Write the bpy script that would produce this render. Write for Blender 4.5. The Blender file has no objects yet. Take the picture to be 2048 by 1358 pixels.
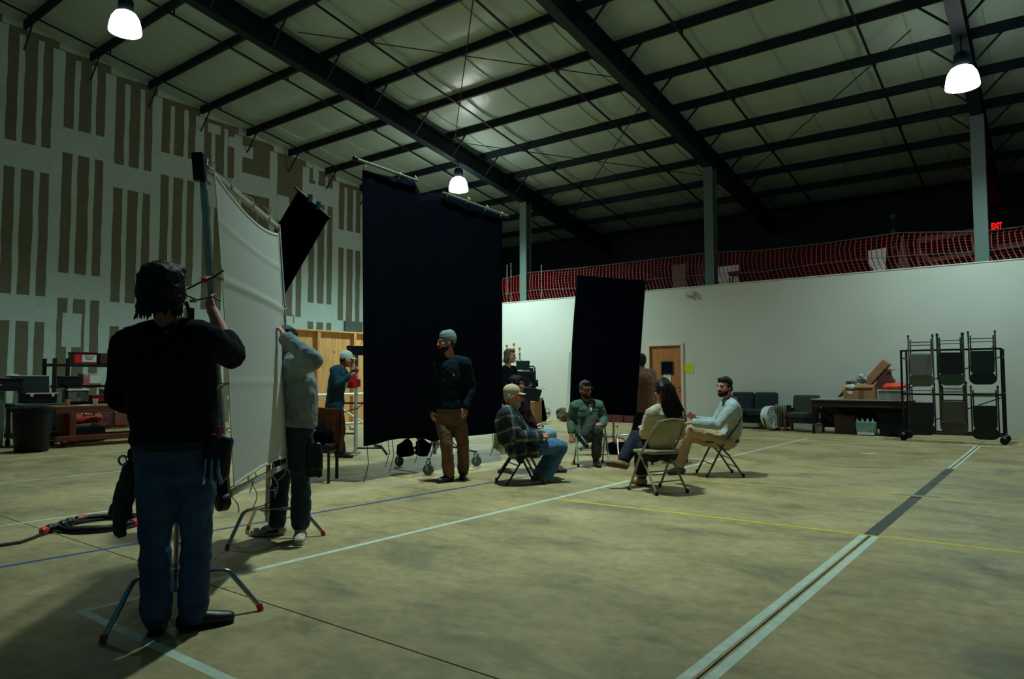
import bpy, math, random
from mathutils import Vector, Matrix, noise
random.seed(7)
S = bpy.context.scene
COL = S.collection
PI = math.pi

# ------------------------------------------------ camera
cam_d = bpy.data.cameras.new('camera')
cam = bpy.data.objects.new('camera', cam_d)
COL.objects.link(cam)
cam_d.sensor_fit = 'HORIZONTAL'
cam_d.sensor_width = 36.0
cam_d.lens = 1418.4 / 2048 * 36.0
cam_d.clip_start = 0.05
cam_d.clip_end = 200
YAW, PIT, ROL = -0.656967, 0.05627, -0.00217
_f = Vector((math.sin(YAW) * math.cos(PIT), math.cos(YAW) * math.cos(PIT), math.sin(PIT)))
_r = Vector((math.cos(YAW), -math.sin(YAW), 0))
_u = _r.cross(_f)
_r2 = _r * math.cos(ROL) + _u * math.sin(ROL)
_u2 = _u * math.cos(ROL) - _r * math.sin(ROL)
cam.matrix_world = Matrix(((_r2.x, _u2.x, -_f.x, 0), (_r2.y, _u2.y, -_f.y, 0), (_r2.z, _u2.z, -_f.z, 1.2), (0, 0, 0, 1)))
S.camera = cam

# ------------------------------------------------ world, exposure
w = bpy.data.worlds.new('World')
S.world = w
w.use_nodes = True
w.node_tree.nodes['Background'].inputs[0].default_value = (0.02, 0.155, 0.205, 1)
w.node_tree.nodes['Background'].inputs[1].default_value = 0.27
S.view_settings.view_transform = 'Standard'
S.view_settings.look = 'None'
S.view_settings.exposure = 0.0
S.view_settings.gamma = 1.0
S.view_settings.use_curve_mapping = False
S.cycles.caustics_reflective = False
S.cycles.caustics_refractive = False

# ------------------------------------------------ lamps: (x, y, z of the shade's rim, watts, beam in degrees, glow of the shade)
LAMP_COL = (0.64, 1.0, 0.92)
LAMPS = [(-13.45, 5.75, 7.62, 850, 124, 6), (-13.5, 15.0, 6.62, 2250, 158, 28), (-1.22, 15.1, 6.52, 900, 156, 10), (-4.9, 6.2, 7.9, 2150, 98, 34)]

# ------------------------------------------------ materials
def lin(c):
    c = c / 255.0
    return c / 12.92 if c <= 0.04045 else ((c + 0.055) / 1.055) ** 2.4
def rgb(c):
    k = (1.22, 1.0, 1.06) if max(c) - min(c) > 24 else (1.06, 1.0, 1.02)
    return (min(0.9, lin(c[0]) * k[0]), lin(c[1]), min(0.9, lin(c[2]) * k[2]), 1)
MATS = {}
def mat(name, c=(128, 128, 128), r=0.6, m=0.0, n=0.0, s=6.0, b=0.0, bs=None, emit=0.0, trans=0.0, c2=None, st=(1, 1, 1), alpha=1.0, spec=0.5):
    """principled surface; n = share of colour noise, s = its scale, b = bump, c2 = second colour, st = stretch"""
    if name in MATS:
        return MATS[name]
    M = bpy.data.materials.new(name)
    M.use_nodes = True
    N, L = M.node_tree.nodes, M.node_tree.links
    P = N['Principled BSDF']
    P.inputs['Base Color'].default_value = rgb(c)
    P.inputs['Roughness'].default_value = r
    P.inputs['Metallic'].default_value = m
    P.inputs['Specular IOR Level'].default_value = spec
    if emit:
        P.inputs['Emission Color'].default_value = rgb(c)
        P.inputs['Emission Strength'].default_value = emit
    if trans:
        P.inputs['Transmission Weight'].default_value = trans
    if alpha < 1:
        P.inputs['Alpha'].default_value = alpha
    if n or c2 or b:
        tc = N.new('ShaderNodeTexCoord')
        mp = N.new('ShaderNodeMapping')
        mp.inputs['Scale'].default_value = st
        L.new(tc.outputs['Object'], mp.inputs['Vector'])
        nz = N.new('ShaderNodeTexNoise')
        nz.inputs['Scale'].default_value = s
        nz.inputs['Detail'].default_value = 5
        L.new(mp.outputs['Vector'], nz.inputs['Vector'])
        if n or c2:
            cr = N.new('ShaderNodeValToRGB')
            cr.color_ramp.elements[0].position = 0.32
            cr.color_ramp.elements[1].position = 0.68
            a = rgb(c)
            if c2:
                lo, hi = a, rgb(c2)
            else:
                lo = tuple(x * (1 - n) for x in a[:3]) + (1,)
                hi = tuple(min(1, x * (1 + n)) for x in a[:3]) + (1,)
            cr.color_ramp.elements[0].color = lo
            cr.color_ramp.elements[1].color = hi
            L.new(nz.outputs['Fac'], cr.inputs['Fac'])
            L.new(cr.outputs['Color'], P.inputs['Base Color'])
        if b:
            src = nz
            if bs:
                src = N.new('ShaderNodeTexNoise')
                src.inputs['Scale'].default_value = bs
                src.inputs['Detail'].default_value = 3
                L.new(mp.outputs['Vector'], src.inputs['Vector'])
            bp = N.new('ShaderNodeBump')
            bp.inputs['Strength'].default_value = b
            bp.inputs['Distance'].default_value = 0.02
            L.new(src.outputs['Fac'], bp.inputs['Height'])
            L.new(bp.outputs['Normal'], P.inputs['Normal'])
    MATS[name] = M
    return M

# ------------------------------------------------ geometry helpers
class G:
    def __init__(s):
        s.v = []; s.f = []
    def add(s, vs, fs):
        o = len(s.v)
        s.v += [Vector(p) for p in vs]
        s.f += [tuple(i + o for i in f) for f in fs]
        return s
    def box(s, c, d, R=None, rz=0):
        if R is None:
            R = Matrix.Rotation(rz, 3, 'Z')
        c = Vector(c); h = [x / 2 for x in d]
        vs = [c + R @ Vector((sx * h[0], sy * h[1], sz * h[2])) for sz in (-1, 1) for sy in (-1, 1) for sx in (-1, 1)]
        return s.add(vs, [(0, 2, 3, 1), (4, 5, 7, 6), (0, 1, 5, 4), (2, 6, 7, 3), (0, 4, 6, 2), (1, 3, 7, 5)])
    def bar(s, a, b, w, h, up=(0, 0, 1)):
        a = Vector(a); b = Vector(b); t = (b - a); ln = t.length; t.normalize()
        u = Vector(up); u = u - t * u.dot(t)
        if u.length < 1e-3:
            u = Vector((1, 0, 0)); u = u - t * u.dot(t)
        u.normalize(); l = u.cross(t)
        R = Matrix((l, t, u)).transposed()
        return s.box((a + b) / 2, (w, ln, h), R)
    def tube(s, pts, r, n=8, closed=False):
        pts = [Vector(p) for p in pts]; m = len(pts)
        rs = r if isinstance(r, (list, tuple)) else [r] * m
        vs = []; pl = None
        for i, p in enumerate(pts):
            a = pts[i - 1] if (i or closed) else p
            b = pts[(i + 1) % m] if (i < m - 1 or closed) else p
            t = (b - a).normalized()
            if pl is None:
                q = Vector((0, 0, 1)) if abs(t.z) < 0.9 else Vector((1, 0, 0))
            else:
                q = pl
            l = (q - t * q.dot(t)).normalized(); pl = l; c = t.cross(l)
            for k in range(n):
                an = 2 * PI * k / n
                vs.append(p + (l * math.cos(an) + c * math.sin(an)) * rs[i])
        fs = []
        for i in range(m if closed else m - 1):
            j = (i + 1) % m
            for k in range(n):
                k2 = (k + 1) % n
                fs.append((i * n + k, i * n + k2, j * n + k2, j * n + k))
        if not closed:
            fs += [tuple(range(n - 1, -1, -1)), tuple((m - 1) * n + k for k in range(n))]
        return s.add(vs, fs)
    def lathe(s, prof, o=(0, 0, 0), n=16, R=None, caps=True):
        o = Vector(o); R = R or Matrix.Identity(3); vs = []
        for r, z in prof:
            for k in range(n):
                an = 2 * PI * k / n
                vs.append(o + R @ Vector((r * math.cos(an), r * math.sin(an), z)))
        m = len(prof); fs = []
        for i in range(m - 1):
            for k in range(n):
                k2 = (k + 1) % n
                fs.append((i * n + k, i * n + k2, (i + 1) * n + k2, (i + 1) * n + k))
        if caps:
            fs += [tuple(range(n - 1, -1, -1)), tuple((m - 1) * n + k for k in range(n))]
        return s.add(vs, fs)
    def ell(s, c, r, R=None, nu=12, nv=8):
        c = Vector(c); R = R or Matrix.Identity(3)
        if not isinstance(r, (tuple, list)):
            r = (r, r, r)
        vs = [c + R @ Vector((0, 0, -r[2]))]
        for j in range(1, nv):
            t = PI * j / nv - PI / 2
            for k in range(nu):
                a = 2 * PI * k / nu
                vs.append(c + R @ Vector((r[0] * math.cos(t) * math.cos(a), r[1] * math.cos(t) * math.sin(a), r[2] * math.sin(t))))
        vs.append(c + R @ Vector((0, 0, r[2])))
        fs = []
        for k in range(nu):
            k2 = (k + 1) % nu
            fs.append((0, 1 + k2, 1 + k))
            for j in range(nv - 2):
                a = 1 + j * nu
                fs.append((a + k, a + k2, a + nu + k2, a + nu + k))
            a = 1 + (nv - 2) * nu
            fs.append((a + k, a + k2, len(vs) - 1))
        return s.add(vs, fs)
    def limb(s, pts, ra, rb=None, lat=None, n=12, cap=1.0):
        """closed tube of elliptical rings with rounded ends"""
        pts = [Vector(p) for p in pts]; rb = rb or ra; m = len(pts)
        lats = lat if isinstance(lat, list) else [lat] * m
        rings = []
        tg = []
        for i in range(m):
            t = (pts[min(i + 1, m - 1)] - pts[max(i - 1, 0)])
            tg.append(t.normalized())
        def ring(p, t, l0, a, b):
            l0 = Vector(l0) if l0 is not None else (Vector((0, 0, 1)) if abs(t.z) < 0.85 else Vector((1, 0.3, 0)))
            l = (l0 - t * l0.dot(t)).normalized(); c = t.cross(l)
            return [p + l * a * math.cos(2 * PI * k / n) + c * b * math.sin(2 * PI * k / n) for k in range(n)]
        e = min(ra[0], rb[0])
        for u, q in ((-0.85, 0.5), (-0.5, 0.86)):
            rings.append(ring(pts[0] + tg[0] * e * u * cap, tg[0], lats[0], ra[0] * q, rb[0] * q))
        for i in range(m):
            rings.append(ring(pts[i], tg[i], lats[i], ra[i], rb[i]))
        e = min(ra[-1], rb[-1])
        for u, q in ((0.5, 0.86), (0.85, 0.5)):
            rings.append(ring(pts[-1] + tg[-1] * e * u * cap, tg[-1], lats[-1], ra[-1] * q, rb[-1] * q))
        vs = [p for r in rings for p in r]; fs = []
        for i in range(len(rings) - 1):
            for k in range(n):
                k2 = (k + 1) % n
                fs.append((i * n + k, i * n + k2, (i + 1) * n + k2, (i + 1) * n + k))
        fs += [tuple(range(n - 1, -1, -1)), tuple((len(rings) - 1) * n + k for k in range(n))]
        return s.add(vs, fs)
    def grid(s, fn, nu, nv):
        vs = [fn(i / nu, j / nv) for j in range(nv + 1) for i in range(nu + 1)]
        fs = [(j * (nu + 1) + i, j * (nu + 1) + i + 1, (j + 1) * (nu + 1) + i + 1, (j + 1) * (nu + 1) + i) for j in range(nv) for i in range(nu)]
        return s.add(vs, fs)
    def prism(s, poly, o, ax, ay, az):
        """polygon (x, y) in axes ax, ay at o, extruded along vector az"""
        o = Vector(o); ax = Vector(ax); ay = Vector(ay); az = Vector(az); n = len(poly)
        vs = [o + ax * x + ay * y for x, y in poly] + [o + ax * x + ay * y + az for x, y in poly]
        fs = [tuple(range(n - 1, -1, -1)), tuple(range(n, 2 * n))] + [(k, (k + 1) % n, n + (k + 1) % n, n + k) for k in range(n)]
        return s.add(vs, fs)

TM = {}
def root_matrix(o):
    while o.parent:
        o = o.parent
    return TM.get(o.name, Matrix.Identity(4))
def obj(name, g, m, parent=None, W=False, smooth=True, bev=0.0, label=None, ang=0.7):
    """one mesh object; W: the geometry is given in world coordinates"""
    me = bpy.data.meshes.new(name)
    vs = g.v
    loc = None
    if parent is not None:
        if W:
            T = root_matrix(parent).inverted()
            vs = [T @ p for p in vs]
    else:
        n = len(vs)
        loc = Vector((sum(p.x for p in vs) / n, sum(p.y for p in vs) / n, min(p.z for p in vs)))
        vs = [p - loc for p in vs]
    me.from_pydata(vs, [], g.f)
    if isinstance(m, (list, tuple)):
        for q in m:
            me.materials.append(q)
    else:
        me.materials.append(m)
    if smooth:
        me.shade_smooth()
        me.set_sharp_from_angle(angle=ang)
    o = bpy.data.objects.new(name, me)
    COL.objects.link(o)
    if parent is not None:
        o.parent = parent
    else:
        o.location = loc
        TM[o.name] = Matrix.Translation(loc)
    if label:
        o['label'] = label
    if bev:
        b = o.modifiers.new('bevel', 'BEVEL'); b.width = bev; b.segments = 2; b.limit_method = 'ANGLE'
    return o
def tag(o, label, cat, group=None, kind=None):
    o['label'] = label; o['category'] = cat
    if group: o['group'] = group
    if kind: o['kind'] = kind
    return o
def thing(name, label, cat, loc=(0, 0, 0), rz=0.0, group=None):
    o = bpy.data.objects.new(name, None)
    o.empty_display_size = 0.1
    COL.objects.link(o)
    o.location = loc; o.rotation_euler = (0, 0, rz)
    TM[o.name] = Matrix.Translation(loc) @ Matrix.Rotation(rz, 4, 'Z')
    tag(o, label, cat, group)
    return o
def struct(name, label=None):
    o = bpy.data.objects.new(name, None)
    COL.objects.link(o)
    o['kind'] = 'structure'
    if label: o['label'] = label
    return o
def share(name, o, parent, loc=(0, 0, 0), rot=(0, 0, 0), scale=(1, 1, 1)):
    """another piece that shares o's mesh"""
    c = bpy.data.objects.new(name, o.data)
    COL.objects.link(c); c.parent = parent; c.location = loc; c.rotation_euler = rot; c.scale = scale
    return c
def copy_tree(o, parent=None):
    c = o.copy(); COL.objects.link(c)
    if parent is not None: c.parent = parent
    for ch in list(o.children):
        copy_tree(ch, c)
    return c
def heading(f):
    """rotation about z that turns local +y into f"""
    return math.atan2(-f[0], f[1])

# ------------------------------------------------ shared materials
BLACK = mat('black_paint', (7, 13, 20), 0.5, spec=0.35)
BLKPL = mat('black_plastic', (9, 15, 22), 0.4, spec=0.4)
CHROME = mat('chrome', (170, 168, 164), 0.22, 1.0)
STEEL = mat('galvanised_steel', (168, 172, 168), 0.5, 0.1, n=0.25, s=40)
DUVET = mat('black_duvetyne', (1, 3, 12), 0.95, n=0.25, s=3, spec=0.04)
RUBBER = mat('black_rubber', (14, 15, 17), 0.8)
REDPL = mat('red_plastic', (190, 30, 30), 0.45)
ROPE = mat('cotton_cord', (190, 180, 140), 0.9)
WOODR = mat('stained_wood', (96, 52, 34), 0.55, n=0.3, s=5, st=(8, 1, 8))
PAPER = mat('white_paper', (215, 218, 208), 0.8)
CARD = mat('brown_cardboard', (150, 116, 78), 0.85, n=0.12, s=9)
WHITEP = mat('white_plastic', (215, 218, 212), 0.4)

# ================================================ SETTING
XL, XR, YN, YW, YB = -19.2, 9.0, -5.0, 18.0, 24.0     # left wall, right end, near end, partition, far wall
PZ = lambda y: 10.52 - y / 6.0                          # underside of the purlins

# ---------------- floor: four slabs with sawn joints
def concrete():
    M = bpy.data.materials.new('stained_concrete'); M.use_nodes = True
    N, L = M.node_tree.nodes, M.node_tree.links; P = N['Principled BSDF']
    tc = N.new('ShaderNodeTexCoord')
    def nz(scale, det, st=(1, 1, 1), dist=0.0):
        mp = N.new('ShaderNodeMapping'); mp.inputs['Scale'].default_value = st
        L.new(tc.outputs['Object'], mp.inputs['Vector'])
        t = N.new('ShaderNodeTexNoise'); t.inputs['Scale'].default_value = scale; t.inputs['Detail'].default_value = det
        t.inputs['Distortion'].default_value = dist; t.inputs['Roughness'].default_value = 0.66
        L.new(mp.outputs['Vector'], t.inputs['Vector']); return t
    def ramp(t, stops):
        cr = N.new('ShaderNodeValToRGB'); e = cr.color_ramp.elements
        e[0].position, e[0].color = stops[0]; e[1].position, e[1].color = stops[-1]
        for p, c in stops[1:-1]:
            q = e.new(p); q.color = c
        L.new(t.outputs['Fac'], cr.inputs['Fac']); return cr
    def mix(a, b, fac, mode='MULTIPLY'):
        x = N.new('ShaderNodeMixRGB'); x.blend_type = mode; x.inputs['Fac'].default_value = fac
        L.new(a.outputs['Color'], x.inputs['Color1']); L.new(b.outputs['Color'], x.inputs['Color2']); return x
    g = lambda v: (v, v, v, 1)
    base = ramp(nz(0.5, 9, (1, 1.2, 1), 0.4), [(0.3, rgb((141, 130, 87))), (0.5, rgb((161, 149, 102))), (0.7, rgb((179, 167, 120)))])
    blot = ramp(nz(1.3, 10, (0.8, 1.2, 1), 0.5), [(0.34, (0.42, 0.48, 0.52, 1)), (0.46, g(0.86)), (0.62, g(1.08))])
    streak = ramp(nz(2.6, 9, (0.7, 1.4, 1), 0.9), [(0.34, g(0.66)), (0.46, g(1.0)), (0.7, g(1.06))])
    fine = ramp(nz(11, 9), [(0.32, g(0.74)), (0.66, g(1.14))])
    rust = ramp(nz(0.8, 6, (1, 1, 1), 0.8), [(0.58, g(1.0)), (0.75, (1.0, 0.84, 0.66, 1))])
    c = mix(mix(mix(mix(base, blot, 0.85), streak, 0.65), fine, 0.8), rust, 1.0)
    L.new(c.outputs['Color'], P.inputs['Base Color'])
    rr = ramp(nz(2.2, 6, (1, 1.4, 1)), [(0.3, g(0.5)), (0.7, g(0.72))])
    L.new(rr.outputs['Color'], P.inputs['Roughness'])
    bp = N.new('ShaderNodeBump'); bp.inputs['Strength'].default_value = 0.12; bp.inputs['Distance'].default_value = 0.01
    L.new(nz(9, 6).outputs['Fac'], bp.inputs['Height']); L.new(bp.outputs['Normal'], P.inputs['Normal'])
    return M
CONC = concrete()
floor = struct('floor', 'stained olive-grey concrete floor with painted court lines')
obj('subfloor', G().box(((XL + XR) / 2, (YN + YW) / 2, -0.09), (XR - XL, YW - YN, 0.14)), mat('dark_subfloor', (40, 38, 34), 0.9), floor, smooth=False)  # dark-coloured base that shows through the sawn joints
JX, JY, GAP = -1.195, 2.275, 0.005
for x0, x1 in ((XL, JX - GAP), (JX + GAP, XR)):
    for y0, y1 in ((YN, JY - GAP), (JY + GAP, YW)):
        obj('concrete_slab', G().box(((x0 + x1) / 2, (y0 + y1) / 2, -0.01), (x1 - x0, y1 - y0, 0.02)), CONC, floor, smooth=False)
WLINE = mat('white_line_paint', (196, 204, 186), 0.6, n=0.12, s=12)
YLINE = mat('yellow_line_paint', (206, 186, 34), 0.6, n=0.15, s=10)
BLINE = mat('blue_line_paint', (22, 58, 124), 0.6, n=0.2, s=10)
DLINE = mat('worn_grey_tape', (62, 62, 54), 0.7, n=0.25, s=9)
def line(x0, y0, x1, y1, wd, m, lab):
    a = Vector((x0, y0, 0.0008)); b = Vector((x1, y1, 0.0008)); t = (b - a).normalized(); n = Vector((-t.y, t.x, 0)) * wd / 2
    g = G().add([a - n, b - n, b + n, a + n], [(0, 1, 2, 3)])
    return obj('court_line', g, m, floor, smooth=False, label=lab)
line(-4.075, 1.585, -4.085, 15.03, 0.052, WLINE, 'long white painted line across the middle of the floor')
line(-4.05, 1.611, 1.5, 1.611, 0.052, WLINE, 'white painted line at the near corner')
line(-4.11, 15.055, 3.0, 15.055, 0.05, WLINE, 'white painted end line in front of the back wall')
for s in (-1, 1):
    line(JX + s * 0.043, -1.0, JX + s * 0.043, 6.02, 0.05, WLINE, 'white painted line beside the sawn joint')
    line(JX + s * 0.03, 11.1, JX + s * 0.03, 15.03, 0.035, WLINE, 'far white painted line beside the sawn joint')
line(JX, 6.06, JX, 11.1, 0.1, DLINE, 'dark worn stretch of the line')
line(-6.97, 1.0, -7.0, 15.0, 0.045, WLINE, 'white painted line passing under the tall black backdrop')
line(-9.86, 0.0, -9.86, 15.0, 0.05, WLINE, 'white painted line left of the big frame')
line(-12.7, 0.0, -12.7, 16.0, 0.05, WLINE, 'white painted line in front of the wooden bench')
line(-8.2, 16.2, 4.0, 16.2, 0.04, WLINE, 'thin white line along the back wall')
line(-4.04, 5.97, 4.0, 6.2, 0.05, YLINE, 'nearest yellow painted line')
line(-3.5, 8.07, 3.0, 8.55, 0.04, YLINE, 'faded yellow painted line behind the chairs')
line(-3.64, 10.18, 3.0, 11.1, 0.035, YLINE, 'farthest faded yellow painted line')
line(-9.0, 6.0, -6.0, 6.06, 0.03, YLINE, 'faint yellow painted line under the draped chair')
line(-5.5, 0.0, -5.35, 4.6, 0.045, BLINE, 'blue painted line in the foreground')
line(-5.35, 4.6, -5.2, 9.9, 0.045, BLINE, 'blue painted line running under the chairs')
obj('floor_patch', G().add([(-1.42, 8.28, 0.001), (-1.0, 8.3, 0.001), (-0.98, 8.42, 0.001), (-1.4, 8.4, 0.001)], [(0, 1, 2, 3)]), mat('scuffed_pale_concrete', (132, 134, 112), 0.7, n=0.2, s=9), floor, smooth=False, label='pale patch on the worn line')
obj('floor_patch', G().add([(-2.62, 12.5, 0.001), (-2.35, 12.5, 0.001), (-2.33, 12.62, 0.001), (-2.5, 12.64, 0.001)], [(0, 1, 2, 3)]), WLINE, floor, smooth=False, label='small pale fleck far out on the floor')

# ---------------- partition wall (right / back) with its door opening
PAINT = mat('offwhite_wall_paint', (194, 194, 186), 0.75, n=0.04, s=0.8, b=0.06, bs=60)
DX0, DX1, DZ = -9.03, -8.1, 2.11
wb = struct('wall_back', 'off-white painted partition wall')
PH = 3.665
g = G()
for x0, x1, z0, z1 in ((XL, DX0, 0, PH), (DX1, XR, 0, PH), (DX0, DX1, DZ, PH)):
    g.box(((x0 + x1) / 2, YW + 0.08, (z0 + z1) / 2), (x1 - x0, 0.16, z1 - z0))
obj('partition', g, PAINT, wb, smooth=False)
obj('top_plate', G().box(((XL + XR) / 2, YW + 0.08, PH + 0.012), (XR - XL, 0.19, 0.024)), PAINT, wb, smooth=False)

# ---------------- door
door = struct('door_1', 'varnished wooden door with a small dark window')
FRM = mat('cream_door_frame', (196, 192, 170), 0.5)
OAK = mat('oak_veneer', (158, 106, 58), 0.45, n=0.16, s=3, st=(10, 10, 0.8))
obj('door_slab', G().box(((DX0 + DX1) / 2, YW + 0.045, DZ / 2), (DX1 - DX0 - 0.01, 0.045, DZ - 0.01)), OAK, door, bev=0.003)
g = G()
for x in (DX0 - 0.035, DX1 + 0.035):
    g.box((x, YW + 0.0, (DZ + 0.07) / 2), (0.07, 0.06, DZ + 0.07))
g.box(((DX0 + DX1) / 2, YW, DZ + 0.035), (DX1 - DX0 + 0.002, 0.06, 0.07))
obj('door_frame', g, FRM, door, bev=0.006)
pane = obj('window_pane', G().box((-8.52, YW + 0.018, 1.505), (0.32, 0.012, 0.33)), mat('dark_glass', (10, 14, 20), 0.15), door, bev=0.002)
g = G()
for a, b in (((-8.69, 1.33), (-8.69, 1.68)), ((-8.35, 1.33), (-8.35, 1.68)), ((-8.69, 1.33), (-8.35, 1.33)), ((-8.69, 1.68), (-8.35, 1.68))):
    g.bar((a[0], YW + 0.015, a[1]), (b[0], YW + 0.015, b[1]), 0.02, 0.02)
obj('window_trim', g, mat('dark_trim', (46, 34, 24), 0.5), door)
g = G().lathe([(0.032, 0), (0.032, 0.008), (0.012, 0.012), (0.012, 0.04)], (-8.17, YW + 0.02, 0.96), 14, Matrix.Rotation(PI / 2, 3, 'X'))
g.bar((-8.17, YW - 0.03, 0.96), (-8.28, YW - 0.035, 0.955), 0.018, 0.02)
obj('door_handle', g, CHROME, door)

# ---------------- left wall: drywall sheets, taped joints
BOARD = mat('brown_drywall_paper', (108, 108, 86), 0.85, n=0.07, s=5)
MUD = mat('joint_compound', (186, 206, 198), 0.85, n=0.05, s=7)
wl = struct('wall_left', 'unpainted drywall gable wall with taped joints')
g = G().prism([(YN, 0), (YB, 0), (YB, PZ(YB) + 0.3), (YN, PZ(YN) + 0.3)], (XL - 0.16, 0, 0), (0, 1, 0), (0, 0, 1), (0.145, 0, 0))
obj('wall_backing', g, MUD, wl, smooth=False)
SH = 1.206
cols = [(k, 5.49 + SH * k) for k in range(-3, 11)]
ev, od = (-0.7, 2.9, 6.5, 10.1), (-0.1, 3.52, 7.12, 10.7)
rj = random.Random(3)
def flat(name, y0, y1, z0, z1, x, th, m, wob=0.0):
    """thin upright piece on the left wall with slightly uneven sides"""
    n = max(1, int((z1 - z0) / 0.35)); L_, R_ = [], []
    for i in range(n + 1):
        z = z0 + (z1 - z0) * i / n
        L_.append((y0 + rj.uniform(-wob, wob), z)); R_.append((y1 + rj.uniform(-wob, wob), z))
    poly = L_ + R_[::-1]
    return obj(name, G().prism(poly[::-1], (x, 0, 0), (0, 1, 0), (0, 0, 1), (th, 0, 0)), m, wl, smooth=False)
for k, y in cols:
    js = ev if k % 2 == 0 else od
    if k == 8: js = (-0.7, 2.9, 6.0, 9.6)
    if k == 7: js = (0.2, 3.4, 7.32, 10.9)
    top = min(PZ(y), PZ(y + SH)) + 0.14
    for a, b in zip(js[:-1], js[1:]):
        a, b = max(a, 0), min(b, top)
        if b - a < 0.15: continue
        flat('drywall_sheet', y + 0.004, y + SH - 0.004, a + 0.004, b - 0.004, XL - 0.014, 0.014, BOARD)
        if k < 5 or k > 6 or b < 7:                                   # screw rows
            for u, wd in ((0.42, 0.12), (0.81, 0.12)):
                zz = a + 0.25
                flat('screw_row', y + u - wd / 2, y + u + wd / 2, a + 0.15, b - 0.15, XL, 0.003, MUD, 0.012)
    flat('joint_tape', y - 0.13, y + 0.13, 0.0, top - 0.02, XL + 0.0008, 0.0035, MUD, 0.01)
    for z in js:
        if 0.1 < z < top:
            hh = 0.31
            flat('butt_joint', y + 0.1, y + SH - 0.1, max(0, z - hh), min(top, z + hh), XL + 0.0004, 0.0032, MUD, 0.012)
# odd patches where small offcuts were used
for y0, y1, z0, z1 in ((11.66, 12.0, 7.9, 8.25), (10.55, 10.95, 8.35, 8.62), (11.2, 11.5, 8.1, 8.4), (12.85, 13.3, 6.75, 7.0), (14.2, 14.45, 7.75, 8.25), (10.5, 11.4, 6.9, 7.15)):
    flat('patch', y0, y1, z0, z1, XL + 0.001, 0.004, MUD, 0.02)
flat('patch', 6.95, 7.38, 2.02, 2.85, XL + 0.001, 0.004, MUD, 0.01)
# grey service panel and conduit by the backdrop
obj('service_panel', G().box((XL + 0.05, 15.9, 2.75), (0.1, 0.75, 0.9)), mat('grey_panel', (86, 98, 92), 0.5), wl, bev=0.01)

# ---------------- upper storey behind the partition
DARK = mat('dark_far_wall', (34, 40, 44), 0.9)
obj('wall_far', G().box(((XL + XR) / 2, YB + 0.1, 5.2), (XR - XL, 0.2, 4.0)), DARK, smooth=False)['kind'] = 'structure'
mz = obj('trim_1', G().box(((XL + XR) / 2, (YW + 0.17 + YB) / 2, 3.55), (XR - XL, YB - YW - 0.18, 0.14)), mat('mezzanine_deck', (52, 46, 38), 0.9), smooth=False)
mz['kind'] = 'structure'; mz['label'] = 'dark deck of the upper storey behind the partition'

# ---------------- roof
ceil = struct('ceiling', 'steel roof with white insulation blanket')
BLANK = mat('white_vinyl_blanket', (160, 182, 172), 0.36, n=0.05, s=2, b=0.5, bs=7, st=(1, 0.25, 1))
IRON = mat('dark_green_steel', (15, 28, 36), 0.6, n=0.1, s=3, spec=0.25)
PY = [-4.32 + 1.465 * k for k in range(20)]
SW = 1.22
def blanket():
    g = G(); ys = []
    a = [YN - 0.7] + PY
    for y0, y1 in zip(a[:-1], a[1:]):
        for i in range(5):
            u = i / 5; ys.append((y0 + (y1 - y0) * u, 0.075 * 4 * u * (1 - u)))
    ys.append((a[-1], 0))
    vs = []
    for y, sag in ys:
        z = PZ(y) + 0.206 - sag
        vs += [(0.0, y, z - 0.025), (0.008, y, z), (SW / 2, y, z - 0.012), (SW, y, z)]
    n = 4; fs = []
    for i in range(len(ys) - 1):
        for k in range(n - 1):
            fs.append((i * n + k, (i + 1) * n + k, (i + 1) * n + k + 1, i * n + k + 1))
    return g.add(vs, fs)
b0 = None
for k in range(int((XR - XL) / SW) + 1):
    if b0 is None:
        b0 = obj('insulation_strip', blanket(), BLANK, ceil); b0.location = (XL, 0, 0)
    else:
        share('insulation_strip', b0, ceil, (XL + SW * k, 0, 0))
obj('roof_deck', G().prism([(YN - 0.7, PZ(YN - 0.7) + 0.24), (YB + 0.2, PZ(YB + 0.2) + 0.24), (YB + 0.2, PZ(YB + 0.2) + 0.3), (YN - 0.7, PZ(YN - 0.7) + 0.3)], (XL - 0.2, 0, 0), (0, 1, 0), (0, 0, 1), (XR - XL + 0.2, 0, 0)), DARK, ceil, smooth=False)
# purlins (C sections along x)
sec = [(-0.035, 0), (0.035, 0), (0.035, 0.012), (-0.023, 0.012), (-0.023, 0.19), (0.035, 0.19), (0.035, 0.2), (-0.035, 0.2)]
p0 = None
for y in PY[:-1]:
    if p0 is None:
        p0 = obj('purlin', G().prism(sec, (XL + 0.02, 0, 0), (0, 1, 0), (0, 0, 1), (XR - XL, 0, 0)), IRON, ceil, smooth=False)
        p0.location = (0, y, PZ(y))
    else:
        share('purlin', p0, ceil, (0, y, PZ(y)))
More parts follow.
